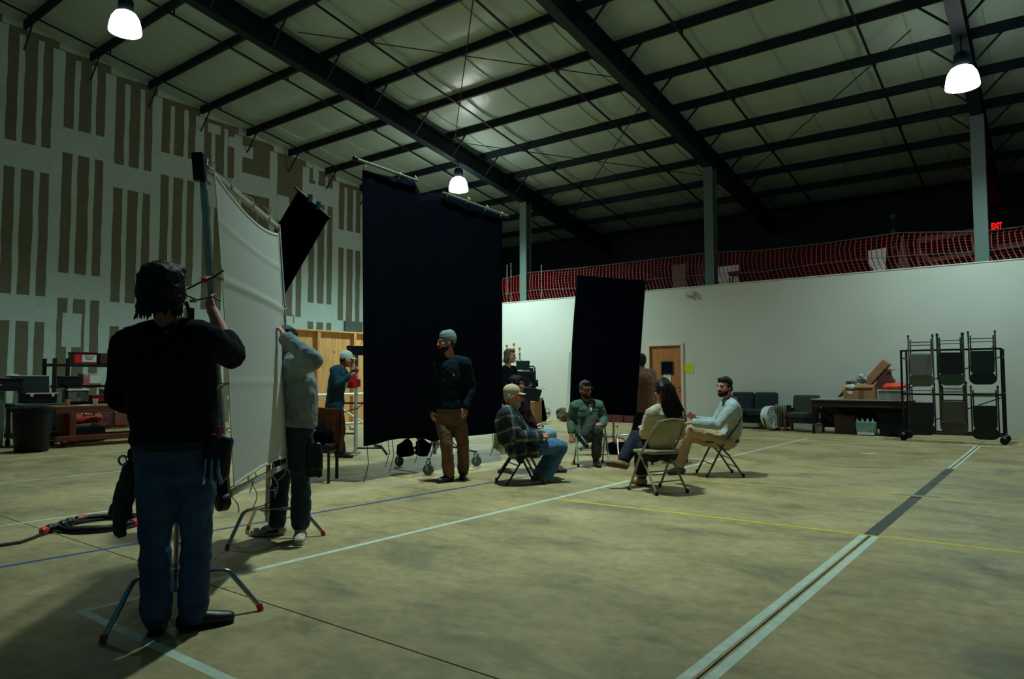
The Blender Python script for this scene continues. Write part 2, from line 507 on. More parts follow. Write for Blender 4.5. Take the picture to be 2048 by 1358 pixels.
# rafters with columns, flange braces
RX = [-13.6, -7.35, -1.235]
slope = Vector((0, 1, -1 / 6)).normalized()
def rafter_geo(x, y0, y1):
    g = G(); a = Vector((x, y0, PZ(y0))); b = Vector((x, y1, PZ(y1)))
    up = Vector((0, 1 / 6, 1)).normalized()
    for off, wd, th in ((-0.012, 0.22, 0.02), (-0.53, 0.24, 0.024)):
        g.bar(a + Vector((0, 0, off)), b + Vector((0, 0, off)), wd, th, up)
    g.bar(a + Vector((0, 0, -0.27)), b + Vector((0, 0, -0.27)), 0.014, 0.5, up)
    return g
for i, x in enumerate(RX):
    r = obj('rafter', rafter_geo(x, YN, YB), IRON, ceil, smooth=False)
    g = G(); yc = YW + 0.36; zt = PZ(yc) - 0.5
    wdt = 0.26
    for s in (-1, 1):
        g.box((x, yc + s * 0.13, (3.6 + zt) / 2), (wdt, 0.016, zt - 3.6))
    g.box((x, yc, (3.6 + zt) / 2), (0.012, 0.26, zt - 3.6))
    obj('column', g, mat('grey_green_column', (84, 104, 98), 0.5), r, smooth=False)
    g = G()
    for q, y in enumerate(PY[:-1]):
        for s in (-1, 1):
            g2 = G().bar((x + s * 0.1, y, PZ(y) - 0.5), (x + s * 0.62, y, PZ(y) + 0.02), 0.035, 0.035)
            obj('flange_brace', g2, IRON, r, smooth=False)
    for q, y in enumerate((11.5, 17.2)):
        obj('stiffener', G().box((x, y, PZ(y) - 0.27), (0.2, 0.016, 0.5)), IRON, r, smooth=False)
for y in PY[4:15]:
    obj('wall_kicker', G().bar((XL + 0.55, y, PZ(y) + 0.03), (XL + 0.02, y, PZ(y) - 0.5), 0.03, 0.03), IRON, ceil, smooth=False)
for x in (-18.35, -15.2, -12.0, -8.95, -5.9, -2.87, 0.2, 3.3):
    a, b = (x, YN, PZ(YN) - 0.02), (x, YB, PZ(YB) - 0.02)
    sr = obj('sag_strap', G().bar(a, b, 0.045, 0.03), IRON, ceil, smooth=False)
    for q, y in enumerate(PY[3:17]):
        obj('strap_clip', G().box((x + 0.02, y + (0.1 if q % 2 else -0.12), PZ(y) + 0.02), (0.03, 0.03, 0.11)), IRON, sr, smooth=False)
for x0, y0, x1, y1 in ((-8.4, 9.8, -13.3, 14.6), (-12.9, 9.1, -7.6, 13.9), (-7.6, 15.0, -12.9, 20.2), (-13.3, 14.5, -7.7, 19.6), (-2.0, 15.0, -7.0, 20.0)):
    obj('brace_rod', G().tube([(x0, y0, PZ(y0) - 0.22), (x1, y1, PZ(y1) - 0.22)], 0.012, 6), IRON, ceil)

# ---------------- pendant lamps
LAB = ['glowing bell-shaped pendant lamp at top left beside the drywall',
       'glowing bell-shaped pendant lamp above the tall black backdrop',
       'glowing bell-shaped pendant lamp high at the right over the chair cart',
       'glowing bell-shaped pendant lamp above and ahead of the camera']
for (x, y, z, pw, beam, gl), lab in zip(LAMPS, LAB):
    t = thing('pendant_lamp', lab, 'lamp', (x, y, z), 0, 'bell-shaped pendant lamps under the roof')
    obj('shade', G().lathe([(0.275, 0), (0.28, 0.03), (0.265, 0.14), (0.235, 0.26), (0.18, 0.35), (0.12, 0.385), (0.11, 0.38), (0.17, 0.34), (0.225, 0.25), (0.255, 0.13), (0.268, 0.03)], n=24, caps=False), mat('glowing_prismatic_shade_%d' % gl, (255, 252, 240), 0.4, emit=gl), t)
    obj('ballast', G().lathe([(0.1, 0.37), (0.13, 0.42), (0.13, 0.6), (0.08, 0.66), (0.02, 0.68)], n=16), IRON, t)
    zt = PZ(y) - 0.54 - z
    obj('hanger_rod', G().tube([(0, 0, 0.66), (0, 0, max(0.7, zt))], 0.012, 6), IRON, t)
    obj('bulb', G().ell((0, 0, 0.2), (0.05, 0.05, 0.1), nu=10, nv=8), mat('glowing_bulb', (255, 250, 235), 0.4, emit=14.0), t)
    ld = bpy.data.lights.new('lamp_light', 'SPOT'); ld.energy = pw; ld.color = LAMP_COL; ld.shadow_soft_size = 0.16
    ld.spot_size = math.radians(beam); ld.spot_blend = 1.0
    lo = bpy.data.objects.new('lamp_light', ld); COL.objects.link(lo); lo.parent = t; lo.location = (0, 0, -0.02)

# ================================================ PEOPLE
TEXW = {}
def wrinkle(size):
    if size not in TEXW:
        t = bpy.data.textures.new('folds', 'CLOUDS'); t.noise_scale = size; t.noise_depth = 2; TEXW[size] = t
    return TEXW[size]
BAKE = []
def organic(name, g, m, parent, vox=0.01, sm=3, disp=0.0, size=0.08, label=None):
    """union of overlapping closed pieces -> one smooth continuous skin (world coordinates)"""
    o = obj(name, g, m, parent, W=True, smooth=False, label=label)
    r = o.modifiers.new('union', 'REMESH'); r.mode = 'VOXEL'; r.voxel_size = vox; r.use_smooth_shade = True
    if sm:
        k = o.modifiers.new('soft', 'SMOOTH'); k.iterations = sm; k.factor = 0.5
    if disp:
        d = o.modifiers.new('folds', 'DISPLACE'); d.texture = wrinkle(size); d.strength = disp; d.mid_level = 0.5; d.texture_coords = 'LOCAL'
        if disp > 0.015:
            d = o.modifiers.new('creases', 'DISPLACE'); d.texture = wrinkle(size * 0.4); d.strength = disp * 0.35; d.mid_level = 0.5; d.texture_coords = 'LOCAL'
    BAKE.append(o)
    return o
def bake():
    bpy.context.view_layer.update()
    dg = bpy.context.evaluated_depsgraph_get()
    for o in BAKE:
        me = bpy.data.meshes.new_from_object(o.evaluated_get(dg))
        me.shade_smooth()
        old = o.data; o.modifiers.clear(); o.data = me; me.name = o.name
        bpy.data.meshes.remove(old)

V = Vector
def lerp(a, b, t): return a + (b - a) * t
def skin(name, c): return mat(name, c, 0.55, n=0.12, s=14)
def cloth(name, c, n=0.16, s=16, r=0.9): return mat(name, c, r, n=n, s=s, b=0.4, bs=19, spec=0.12)

def hand_geo(g, w, tip, n, curl, left, spread=0.0):
    d = (tip - w).normalized(); n = V(n); n = (n - d * n.dot(d)).normalized(); side = d.cross(n)
    ts = -side if left else side
    g.limb([w - d * 0.02, w + d * 0.03, w + d * 0.07, w + d * 0.092], [0.026, 0.034, 0.041, 0.04], [0.02, 0.017, 0.015, 0.013], side)
    for i, (off, ln) in enumerate(((-0.030, 0.066), (-0.010, 0.077), (0.011, 0.072), (0.030, 0.056))):
        off = -off if not left else off      # index finger on the thumb's side
        off = off * 1.0
        k = w + d * (0.088 if i < 3 else 0.08) + side * (off if left else off)
        if (side * off).dot(ts) < 0 and i == 0:
            k = w + d * 0.088 + side * (-off); off = -off
        p = k; pts = [w + d * 0.06 + side * off * 0.85, k]; a = 0.0
        for q, f in enumerate((0.45, 0.32, 0.23)):
            a += curl * (0.75 if q == 0 else 1.0)
            dr = d * math.cos(a) + n * math.sin(a) + side * (off * spread * 8)
            p = p + dr.normalized() * ln * f; pts.append(p)
        g.limb(pts, [0.0095, 0.0095, 0.009, 0.0082, 0.007], None, None, 8)
    b = w + d * 0.03 + ts * 0.022
    p1 = b + (d * 0.7 + ts * 0.75 + n * 0.3).normalized() * 0.038
    p2 = p1 + (d * 0.9 + ts * 0.25 + n * (0.3 + curl * 0.5)).normalized() * 0.03
    p3 = p2 + (d * 0.9 - ts * 0.1 + n * (0.3 + curl * 0.6)).normalized() * 0.024
    g.limb([b, p1, p2, p3], [0.015, 0.012, 0.0105, 0.008], None, None, 8)


def person(J, label, skinm, shirt, pants, shoes, hair=None, fat=1.0, vox=0.009, sleeve=(1.0, 1.0), curl=(0.35, 0.35), seated=False,
           boots=(0.0, 0.0), ground=(True, True), pant_end=0.93, beard=None, hat=None, shirt_off=0.02, hem=0.0, spread=(0, 0), group=None,
           pant_off=0.022, sole=None, names=('shirt', 'trousers'), mouth=True, collar=None, wr=0.03, hr=1.0, laces=None):
    J = {k: V(v) for k, v in J.items()}
    f = J['f'].normalized(); up = V((0, 0, 1)); up = (up - f * up.dot(f)).normalized(); rt = f.cross(up)
    HM = Matrix((rt, f, up)).transposed()
    hd = J['hd']; hp = lambda x, y, z: hd + HM @ (V((x, y, z)) * hr)
    ls = (J['s1'] - J['s0']).normalized(); lh = (J['h1'] - J['h0']).normalized()
    hips = (J['h0'] + J['h1']) / 2
    spine = (J['wa'] - J['pv']).normalized()
    lm = (ls + lh).normalized()
    def torso(g, off, lo=True, top=True, hemlen=0.0):
        P = []; A = []; B = []; Lt = []
        if lo:
            P += [hips - spine * (0.07 if not seated else 0.03)]; A += [0.125]; B += [0.1]; Lt += [lh]
            P += [hips + spine * 0.03]; A += [0.158]; B += [0.118]; Lt += [lh]
        else:
            P += [hips - spine * hemlen]; A += [0.155]; B += [0.12]; Lt += [lh]
            if hemlen > -0.03:
                P += [hips + spine * 0.06]; A += [0.155]; B += [0.12]; Lt += [lh]
        P += [J['wa'] if top else lerp(hips, J['wa'], 0.55)]; A += [0.142 if top else 0.146]; B += [0.11 * fat]; Lt += [lm]
        if top:
            P += [J['ch'], lerp(J['ch'], J['nb'], 0.5), lerp(J['ch'], J['nb'], 0.8)]
            A += [0.158, 0.158, 0.115]; B += [0.118 * (fat + 1) / 2, 0.105, 0.08]; Lt += [ls] * 3
        k = (fat + 1) / 2
        g.limb(P, [a * k + off for a in A], [b + off for b in B], Lt, 18, 0.3)
    def arm(g, i, off, end=1.0, full=True):
        s, e, w_ = J['s%d' % i], J['e%d' % i], J['w%d' % i]
        c = lerp(J['ch'], J['nb'], 0.8)
        g.limb([lerp(c, s, 0.3), lerp(c, s, 0.75), s], [0.062 + off, 0.062 + off, 0.06 + off])
        g.limb([s, lerp(s, e, 0.35), e], [0.058 + off, 0.052 + off, 0.042 + off])
        if end > 0.02:
            q = lerp(e, w_, end)
            g.limb([e, lerp(e, w_, min(0.3, end * 0.5)), q], [0.042 + off, 0.044 + off, 0.03 + off + 0.012 * (1 - end)])
    def leg(g, i, off, end=1.0, cuff=0.0):
        h, k, a = J['h%d' % i], J['k%d' % i], J['a%d' % i]
        g.limb([h, lerp(h, k, 0.45), k], [0.088 + off * 0.8, 0.075 + off, 0.056 + off])
        q = lerp(k, a, end)
        g.limb([k, lerp(k, a, 0.35), lerp(k, a, min(0.7, end)), q], [0.056 + off, 0.054 + off, 0.045 + off + cuff, 0.04 + off + cuff])
    # ---- body
    g = G()
    torso(g, 0.0); 
    g.limb([J['nb'] - spine * 0.03, lerp(J['nb'], hp(0, -0.02, -0.06), 0.5), hp(0, -0.02, -0.05)], [0.062, 0.056, 0.055])
    for i in (0, 1):
        arm(g, i, 0.0); leg(g, i, 0.0)
        hand_geo(g, J['w%d' % i], J['t%d' % i], J['n%d' % i], curl[i], i == 0, spread[i])
    # head
    E = lambda x, y, z, a, b, c: g.ell(hp(x, y, z), (a * hr, b * hr, c * hr), HM, 14, 10)
    E(0, -0.012, 0.035, 0.073, 0.094, 0.083)
    E(0, 0.022, -0.02, 0.064, 0.07, 0.075)
    E(0, 0.03, -0.072, 0.05, 0.053, 0.042)
    E(0, 0.068, -0.1, 0.022, 0.02, 0.019)
    E(0, 0.076, 0.026, 0.05, 0.017, 0.012)
    for s in (-1, 1):
        E(s * 0.043, 0.058, -0.02, 0.02, 0.022, 0.018)
        E(s * 0.074, -0.008, -0.012, 0.011, 0.021, 0.033)
        E(s * 0.012, 0.1, -0.034, 0.009, 0.011, 0.008)
    g.limb([hp(0, 0.084, 0.02), hp(0, 0.1, -0.01), hp(0, 0.112, -0.03)], [0.009 * hr, 0.011 * hr, 0.012 * hr], None, rt, 10)
    E(0, 0.083, -0.058, 0.025, 0.014, 0.007)
    E(0, 0.082, -0.07, 0.022, 0.014, 0.008)
    o = organic('person', g, skinm, None, vox * 0.82, 2)
    tag(o, label, 'person', group)
    # ---- features
    ew = mat('eye_white', (128, 118, 108), 0.4); ei = mat('dark_iris', (24, 18, 16), 0.2)
    hm = hair[0] if hair else ei
    if mouth:
        for s in (-1, 1):
            e = obj('eye', G().ell(hp(s * 0.03, 0.077, 0.004), (0.0115 * hr, 0.009 * hr, 0.0065 * hr), HM), ew, o, W=True)
            obj('iris', G().ell(hp(s * 0.03, 0.084, 0.004), 0.0052 * hr, HM, 8, 6), ei, e, W=True)
            obj('eyebrow', G().limb([hp(s * 0.012, 0.094, 0.024), hp(s * 0.03, 0.094, 0.03), hp(s * 0.05, 0.08, 0.024)], [0.004, 0.006, 0.003], None, None, 8), hm, o, W=True)
        obj('mouth', G().limb([hp(-0.022, 0.088, -0.064), hp(0, 0.098, -0.063), hp(0.022, 0.088, -0.064)], [0.003, 0.004, 0.003], None, None, 8), mat('lips', (120, 66, 60), 0.6), o, W=True)
    # ---- clothes
    g = G(); torso(g, shirt_off, lo=False, hemlen=(0.02 if seated else 0.1) + hem)
    for i in (0, 1): arm(g, i, wr * 0.5 + 0.002, min(1.0, sleeve[i]))
    so = organic(names[0], g, shirt, o, 0.011, 3, 0.02, 0.08)
    g = G(); torso(g, pant_off - 0.006, lo=True, top=False)
    for i in (0, 1): leg(g, i, pant_off - 0.004, pant_end, 0.012)
    po = organic(names[1], g, pants, o, 0.011, 3, 0.022, 0.08)
    for i in (0, 1):
        a, q, k = J['a%d' % i], J['o%d' % i], J['k%d' % i]
        if ground[i]:
            s = V((0, 0, -1)); a = V((a.x, a.y, 0.085)); d = q - a; d.z = 0; d.normalize()
        else:
            s = (a - k).normalized(); d = q - a; d = d - s * d.dot(s) * 0.85; d.normalize()
            s = s - d * s.dot(d); s.normalize()
        lat = d.cross(s)
        g = G().limb([a + s * 0.04 - d * 0.045, a + s * 0.042 + d * 0.04, a + s * 0.05 + d * 0.115, a + s * 0.056 + d * 0.17], [0.036, 0.041, 0.046, 0.036], [0.042, 0.042, 0.034, 0.027], lat, 14)
        if boots[i]:
            g.limb([a + s * 0.03, a, a + (k - a).normalized() * boots[i]], [0.046, 0.047, 0.054])
        else:
            g.limb([a + s * 0.04, a - s * 0.01], [0.042, 0.044])
        sh = organic('shoe', g, shoes, o, 0.009, 2)
        g = G().limb([a + s * 0.077 - d * 0.05, a + s * 0.077 + d * 0.03, a + s * 0.077 + d * 0.11, a + s * 0.077 + d * 0.18], [0.036, 0.036, 0.046, 0.034], [0.009] * 4, lat, 14)
        obj('sole', g, sole or RUBBER, sh, W=True)
        if laces:
            g = G()
            for q in range(5):
                c_ = a + s * (0.002 + 0.008 * q) + d * (0.045 + 0.02 * q)
                g.tube([c_ - lat * 0.03 + s * 0.012, c_ - s * 0.004, c_ + lat * 0.03 + s * 0.012], 0.0045, 5)
            obj('lace', g, laces, sh, W=True)
            obj('side_stripe', G().limb([a + s * 0.045 - d * 0.02 + lat * 0.041, a + s * 0.05 + d * 0.06 + lat * 0.044], [0.012, 0.006], [0.004, 0.004], s, 8).limb([a + s * 0.045 - d * 0.02 - lat * 0.041, a + s * 0.05 + d * 0.06 - lat * 0.044], [0.012, 0.006], [0.004, 0.004], s, 8), RUBBER, sh, W=True)
    # ---- hair, hat, beard
    if hair:
        hmat, kind = hair; g = G()
        E = lambda x, y, z, a, b, c: g.ell(hp(x, y, z), (a * hr, b * hr, c * hr), HM, 14, 10)
        if kind in ('short', 'bob', 'long', 'shaggy'):
            E(0, -0.024, 0.05, 0.081, 0.093, 0.082); E(0, -0.07, -0.015, 0.064, 0.042, 0.058)
            E(0, 0.03, 0.088, 0.066, 0.06, 0.036)
            for s in (-1, 1): E(s * 0.068, -0.02, 0.012, 0.017, 0.042, 0.042)
        if kind == 'cropped':
            E(0, -0.075, -0.02, 0.06, 0.035, 0.05)
            for s in (-1, 1): E(s * 0.068, -0.03, -0.005, 0.014, 0.04, 0.032)
        if kind in ('shaggy',):
            E(0, -0.03, 0.035, 0.101, 0.108, 0.092); E(0, -0.05, -0.015, 0.103, 0.088, 0.108)
            for s in (-1, 1): E(s * 0.078, -0.025, -0.03, 0.028, 0.056, 0.075)
        if kind == 'bob':
            for s in (-1, 1): E(s * 0.072, -0.03, -0.05, 0.022, 0.045, 0.075)
            E(0, -0.085, -0.06, 0.07, 0.03, 0.07)
        if kind == 'long':
            E(0, -0.075, -0.05, 0.085, 0.042, 0.1); E(0, -0.095, -0.13, 0.09, 0.035, 0.09)
        ho = organic('hair', g, hmat, o, 0.008, 2, 0.022, 0.03)
        r2 = random.Random(len(label))
        if kind in ('shaggy', 'bob'):
            g = G()
            big = kind == 'shaggy'
            for k in range(70 if big else 50):
                a = r2.uniform(PI * 0.95, PI * 2.05); z0 = r2.uniform(-0.075, -0.02) if big else r2.uniform(-0.03, 0.07)
                ra = 0.1 if big else 0.078; fl_ = r2.uniform(-0.004, 0.018) if big else r2.uniform(-0.006, 0.016)
                ln = r2.uniform(0.05, 0.085)
                P3 = lambda q, z: hp(math.cos(a) * q, math.sin(a) * q * 1.02 - 0.02, z)
                g.limb([P3(ra * 0.93, z0), P3(ra + 0.004, z0 - ln * 0.6), P3(ra + fl_, z0 - ln)], [0.014, 0.012, 0.003], [0.006, 0.005, 0.002], HM @ V((-math.sin(a), math.cos(a), 0)), 6)
            obj('hair_lock', g, hmat, ho, W=True)['kind'] = 'stuff'
        if kind == 'long':
            g = G()
            for k in range(120):
                u = r2.uniform(-1, 1)
                x0 = u * 0.085; dr = r2.uniform(0.3, 1.0)
                sx = u * 0.12 + 0.02 + r2.uniform(-0.02, 0.02)
                pts = [hp(x0 * 0.4, 0.035, 0.128 - 6 * (x0 * 0.4) ** 2), hp(x0 * 0.75, -0.04, 0.142 - 10 * (x0 * 0.75) ** 2), hp(x0 * 0.95, -0.104, 0.075 - 5 * x0 ** 2), hp(x0 * 1.02, -0.118, -0.02), hp(sx * 0.95, -0.125 - r2.uniform(0, 0.02), -0.15),
                       hp(sx * (1.1 - 0.35 * dr) + 0.03, -0.13 - r2.uniform(0, 0.03), -0.2 - 0.2 * dr + 0.09 * abs(u))]
                g.limb(pts, [0.008, 0.014, 0.013, 0.013, 0.012, 0.003], None, None, 6)
            obj('hair_lock', g, hmat, ho, W=True)['kind'] = 'stuff'
    if beard:
        g = G(); E = lambda x, y, z, a, b, c: g.ell(hp(x, y, z), (a * hr, b * hr, c * hr), HM, 14, 10)
        E(0, 0.06, -0.1, 0.04, 0.036, 0.03 + beard[1]); E(0, 0.042, -0.085, 0.053, 0.05, 0.036)
        for s in (-1, 1):
            E(s * 0.042, 0.03, -0.075, 0.017, 0.045, 0.032)
            E(s * 0.062, 0.0, -0.03, 0.009, 0.018, 0.03)
            E(s * 0.016, 0.09, -0.05, 0.02, 0.014, 0.006)
        organic('beard', g, beard[0], o, 0.0075, 1, 0.012, 0.02)
    if hat:
        hmat, kind = hat
        if kind == 'beanie':
            g = G().ell(hp(0, -0.024, 0.062), (0.088 * hr, 0.108 * hr, 0.088 * hr), HM @ Matrix.Rotation(-0.22, 3, 'X'), 20, 12)
            g.limb([hp(0.0, -0.03, 0.03), hp(0, -0.022, 0.075)], [0.087 * hr, 0.088 * hr], [0.108 * hr, 0.106 * hr], rt, 20)
            organic('knit_hat', g, hmat, o, 0.009, 3)
        else:
            g = G().ell(hp(0, -0.02, 0.06), (0.083 * hr, 0.103 * hr, 0.082 * hr), HM, 20, 12)
            g.limb([hp(0, -0.018, 0.025), hp(0, -0.018, 0.055)], [0.08 * hr, 0.08 * hr], [0.102 * hr, 0.102 * hr], rt, 20)
            co = organic('cap', g, hmat, o, 0.009, 3)
            def brim(u, v):
                x = (u - 0.5) * 0.15; y = 0.06 + v * 0.095 * (1 - (2 * abs(u - 0.5)) ** 2.2 * 0.55)
                return hp(x, y, 0.045 - (2 * x / 0.15) ** 2 * 0.014 - v * 0.012)
            bo = obj('cap_brim', G().grid(brim, 10, 6), hmat, co, W=True)
            m = bo.modifiers.new('thick', 'SOLIDIFY'); m.thickness = 0.005; m.offset = 0
            obj('cap_button', G().ell(hp(0, -0.02, 0.143), 0.009 * hr, HM, 8, 6), hmat, co, W=True)
    if collar:
        g = G()
        pts = []
        for k in range(13):
            a = -PI * 0.62 + PI * 1.24 * k / 12 + PI * 1.5
            bf = (f - spine * f.dot(spine)).normalized() if abs(f.dot(spine)) < 0.9 else ls.cross(spine)
            fb = spine.cross(ls).normalized()
            fb = fb if fb.dot(bf) > 0 or True else -fb
            pts.append((a, fb))
        def col(u, v):
            a = PI * 0.5 + 0.25 + (2 * PI - 0.5) * u
            fw = ls.cross(spine) * -1
            if fw.dot(V((f.x, f.y, 0))) < 0: fw = -fw
            r_ = 0.078 + 0.022 * (1 - v) 
            return J['nb'] + ls * math.cos(a) * r_ + fw * math.sin(a) * r_ * 0.95 + spine * (-0.015 + 0.045 * v - 0.02 * math.sin(a) * 1.0)
        bo = obj('collar', G().grid(col, 20, 3), collar, so, W=True)
        m = bo.modifiers.new('thick', 'SOLIDIFY'); m.thickness = 0.008
    return o, hp, J, so, po
J_fg=dict(hd=(-3.326,1.641,1.63),nb=(-3.323,1.656,1.465),ch=(-3.327,1.668,1.248),wa=(-3.318,1.694,0.989),pv=(-3.319,1.703,0.847),s0=(-3.476,1.545,1.362),e0=(-3.575,1.549,1.125),w0=(-3.702,1.707,1.07),t0=(-3.734,1.772,1.062),s1=(-3.201,1.781,1.39),e1=(-3.314,1.976,1.327),w1=(-3.503,1.978,1.557),t1=(-3.609,1.991,1.661),h0=(-3.389,1.65,0.819),k0=(-3.412,1.66,0.435),a0=(-3.45,1.694,0.078),o0=(-3.616,1.79,0.045),h1=(-3.278,1.774,0.815),k1=(-3.305,1.805,0.447),a1=(-3.36,1.826,0.085),o1=(-3.324,1.936,0.045),f=(-0.282,0.959,0),n0=(0,0,-1),n1=(-0.014,1,0))
J_hoodie=dict(hd=(-4.726,3.228,1.491),nb=(-4.688,3.266,1.361),ch=(-4.65,3.31,1.169),wa=(-4.641,3.33,0.977),pv=(-4.662,3.325,0.816),s0=(-4.49,3.22,1.311),e0=(-4.237,3.161,1.335),w0=(-4.437,3.071,1.497),t0=(-4.497,3.056,1.583),s1=(-4.832,3.371,1.342),e1=(-4.961,3.391,1.099),w1=(-4.808,3.257,1.258),t1=(-4.756,3.215,1.345),h0=(-4.571,3.296,0.791),k0=(-4.56,3.302,0.465),a0=(-4.558,3.302,0.12),o0=(-4.433,3.2,0.045),h1=(-4.775,3.342,0.779),k1=(-4.819,3.306,0.443),a1=(-4.851,3.294,0.096),o1=(-4.952,3.183,0.045),f=(-0.558,-0.83,0),n0=(-0.896,-0.444,0),n1=(-0.792,-0.611,0))
J_wcap=dict(hd=(-8.745,7.147,1.514),nb=(-8.829,7.09,1.399),ch=(-8.866,7.074,1.221),wa=(-8.905,7.061,0.988),pv=(-8.929,7.053,0.826),s1=(-8.767,6.927,1.342),e1=(-8.704,6.927,1.137),w1=(-8.608,7.068,1.258),t1=(-8.565,7.148,1.312),s0=(-8.966,7.201,1.37),e0=(-8.878,7.32,1.197),w0=(-8.723,7.279,1.322),t0=(-8.632,7.282,1.367),h1=(-8.884,6.99,0.79),k1=(-8.858,7.061,0.427),a1=(-8.815,7.117,0.096),o1=(-8.734,7.158,0.045),h0=(-8.973,7.137,0.784),k0=(-9.002,7.253,0.434),a0=(-9.095,7.292,0.12),o0=(-9.021,7.352,0.045),f=(0.679,0.718,-0.154),n0=(0.357,-0.934,0),n1=(-0.175,0.228,-0.958))
J_beanie=dict(hd=(-5.742,6.165,1.639),nb=(-5.724,6.216,1.468),ch=(-5.718,6.236,1.266),wa=(-5.737,6.241,0.988),pv=(-5.748,6.245,0.804),s1=(-5.818,6.126,1.361),e1=(-5.932,6.161,1.058),w1=(-5.912,6.091,0.835),t1=(-5.857,6.078,0.725),s0=(-5.568,6.317,1.39),e0=(-5.56,6.407,1.105),w0=(-5.542,6.297,0.884),t0=(-5.554,6.249,0.716),h1=(-5.802,6.181,0.758),k1=(-5.712,6.147,0.447),a1=(-5.743,6.225,0.083),o1=(-5.746,6.075,0.045),h0=(-5.684,6.297,0.768),k0=(-5.666,6.385,0.444),a0=(-5.795,6.54,0.07),o0=(-5.712,6.429,0.045),f=(-0.373,-0.927,-0.03),n0=(-0.754,0.657,0),n1=(0.348,0.938,0))
J_longhair=dict(hd=(-7.66,9.873,1.613),nb=(-7.702,9.854,1.437),ch=(-7.731,9.848,1.208),wa=(-7.769,9.839,0.927),pv=(-7.801,9.822,0.812),s1=(-7.689,9.668,1.347),e1=(-7.625,9.685,1.087),w1=(-7.479,9.866,1.016),t1=(-7.427,9.941,1.051),s0=(-7.718,10.049,1.368),e0=(-7.676,10.125,1.101),w0=(-7.53,10.138,1.083),t0=(-7.46,10.164,1.119),h1=(-7.78,9.74,0.771),k1=(-7.794,9.728,0.44),a1=(-7.84,9.743,0.081),o1=(-7.774,9.772,0.03),h0=(-7.838,9.898,0.766),k0=(-7.849,9.939,0.428),a0=(-7.875,9.943,0.082),o0=(-7.821,9.988,0.037),f=(0.93,0.362,-0.056),n0=(0,0,-1),n1=(0,0,-1))
J_plaid=dict(hd=(-5.045,6.558,1.008),nb=(-5.087,6.536,0.868),ch=(-5.101,6.535,0.718),wa=(-5.089,6.557,0.543),pv=(-5.048,6.598,0.421),s1=(-5.006,6.376,0.796),e1=(-4.886,6.434,0.561),w1=(-4.764,6.681,0.539),t1=(-4.711,6.785,0.546),s0=(-5.172,6.703,0.796),e0=(-5.061,6.831,0.563),w0=(-4.861,6.858,0.558),t0=(-4.759,6.835,0.558),h1=(-4.957,6.555,0.401),k1=(-4.643,6.973,0.415),a1=(-4.758,6.82,0.08),o1=(-4.697,6.935,0.045),h0=(-5.084,6.723,0.392),k0=(-4.823,7.125,0.418),a0=(-4.955,6.946,0.086),o0=(-4.896,7.059,0.045),f=(0.726,0.685,-0.06),n0=(0,0,-1),n1=(-0.175,0.228,-0.958))
J_hidden=dict(hd=(-5.585,7.335,1.128),nb=(-5.575,7.354,0.966),ch=(-5.571,7.368,0.804),wa=(-5.567,7.384,0.636),pv=(-5.561,7.397,0.506),s1=(-5.455,7.237,0.888),e1=(-5.394,7.261,0.673),w1=(-5.349,7.403,0.598),t1=(-5.309,7.457,0.622),s0=(-5.639,7.525,0.882),e0=(-5.581,7.623,0.676),w0=(-5.415,7.506,0.558),t0=(-5.365,7.546,0.538),h1=(-5.488,7.342,0.474),k1=(-5.196,7.552,0.5),a1=(-5.228,7.618,0.12),o1=(-5.143,7.675,0.045),h0=(-5.575,7.503,0.467),k0=(-5.411,7.83,0.493),a0=(-5.411,7.792,0.12),o0=(-5.339,7.85,0.045),f=(0.557,0.829,-0.053),n0=(0,0,-1),n1=(0,0,-1))
J_green=dict(hd=(-5.276,8.527,1.05),nb=(-5.297,8.585,0.887),ch=(-5.298,8.597,0.718),wa=(-5.298,8.608,0.556),pv=(-5.312,8.643,0.442),s1=(-5.412,8.464,0.818),e1=(-5.497,8.489,0.611),w1=(-5.427,8.392,0.424),t1=(-5.405,8.355,0.289),s0=(-5.15,8.665,0.825),e0=(-5.116,8.742,0.64),w0=(-5.033,8.572,0.561),t0=(-5.029,8.471,0.594),h1=(-5.365,8.567,0.416),k1=(-5.119,8.475,0.639),a1=(-5.161,8.28,0.43),o1=(-5.144,8.2,0.328),h0=(-5.231,8.671,0.408),k0=(-5.043,8.467,0.505),a0=(-5.11,8.518,0.12),o0=(-5.014,8.422,0.045),f=(0.821,-0.571,-0.02),n0=(-0.354,-0.273,-0.894),n1=(-0.611,0.792,0))
J_brown=dict(hd=(-5.983,11.554,1.509),nb=(-5.953,11.588,1.356),ch=(-5.939,11.614,1.14),wa=(-5.942,11.631,0.87),pv=(-5.944,11.634,0.806),s0=(-6.063,11.508,1.284),e0=(-6.153,11.52,1.023),w0=(-6.202,11.587,0.803),t0=(-6.235,11.608,0.693),s1=(-5.833,11.684,1.302),e1=(-5.801,11.729,1.022),w1=(-5.87,11.821,0.767),t1=(-5.898,11.833,0.639),h0=(-6.01,11.586,0.771),k0=(-6.106,11.605,0.353),a0=(-6.162,11.529,0.07),o0=(-6.273,11.639,0.045),h1=(-5.881,11.685,0.77),k1=(-5.883,11.715,0.338),a1=(-5.891,11.739,0.07),o1=(-5.955,11.884,0.045),f=(-0.83,0.558,0),n0=(0.792,0.611,0),n1=(-0.792,-0.611,0))
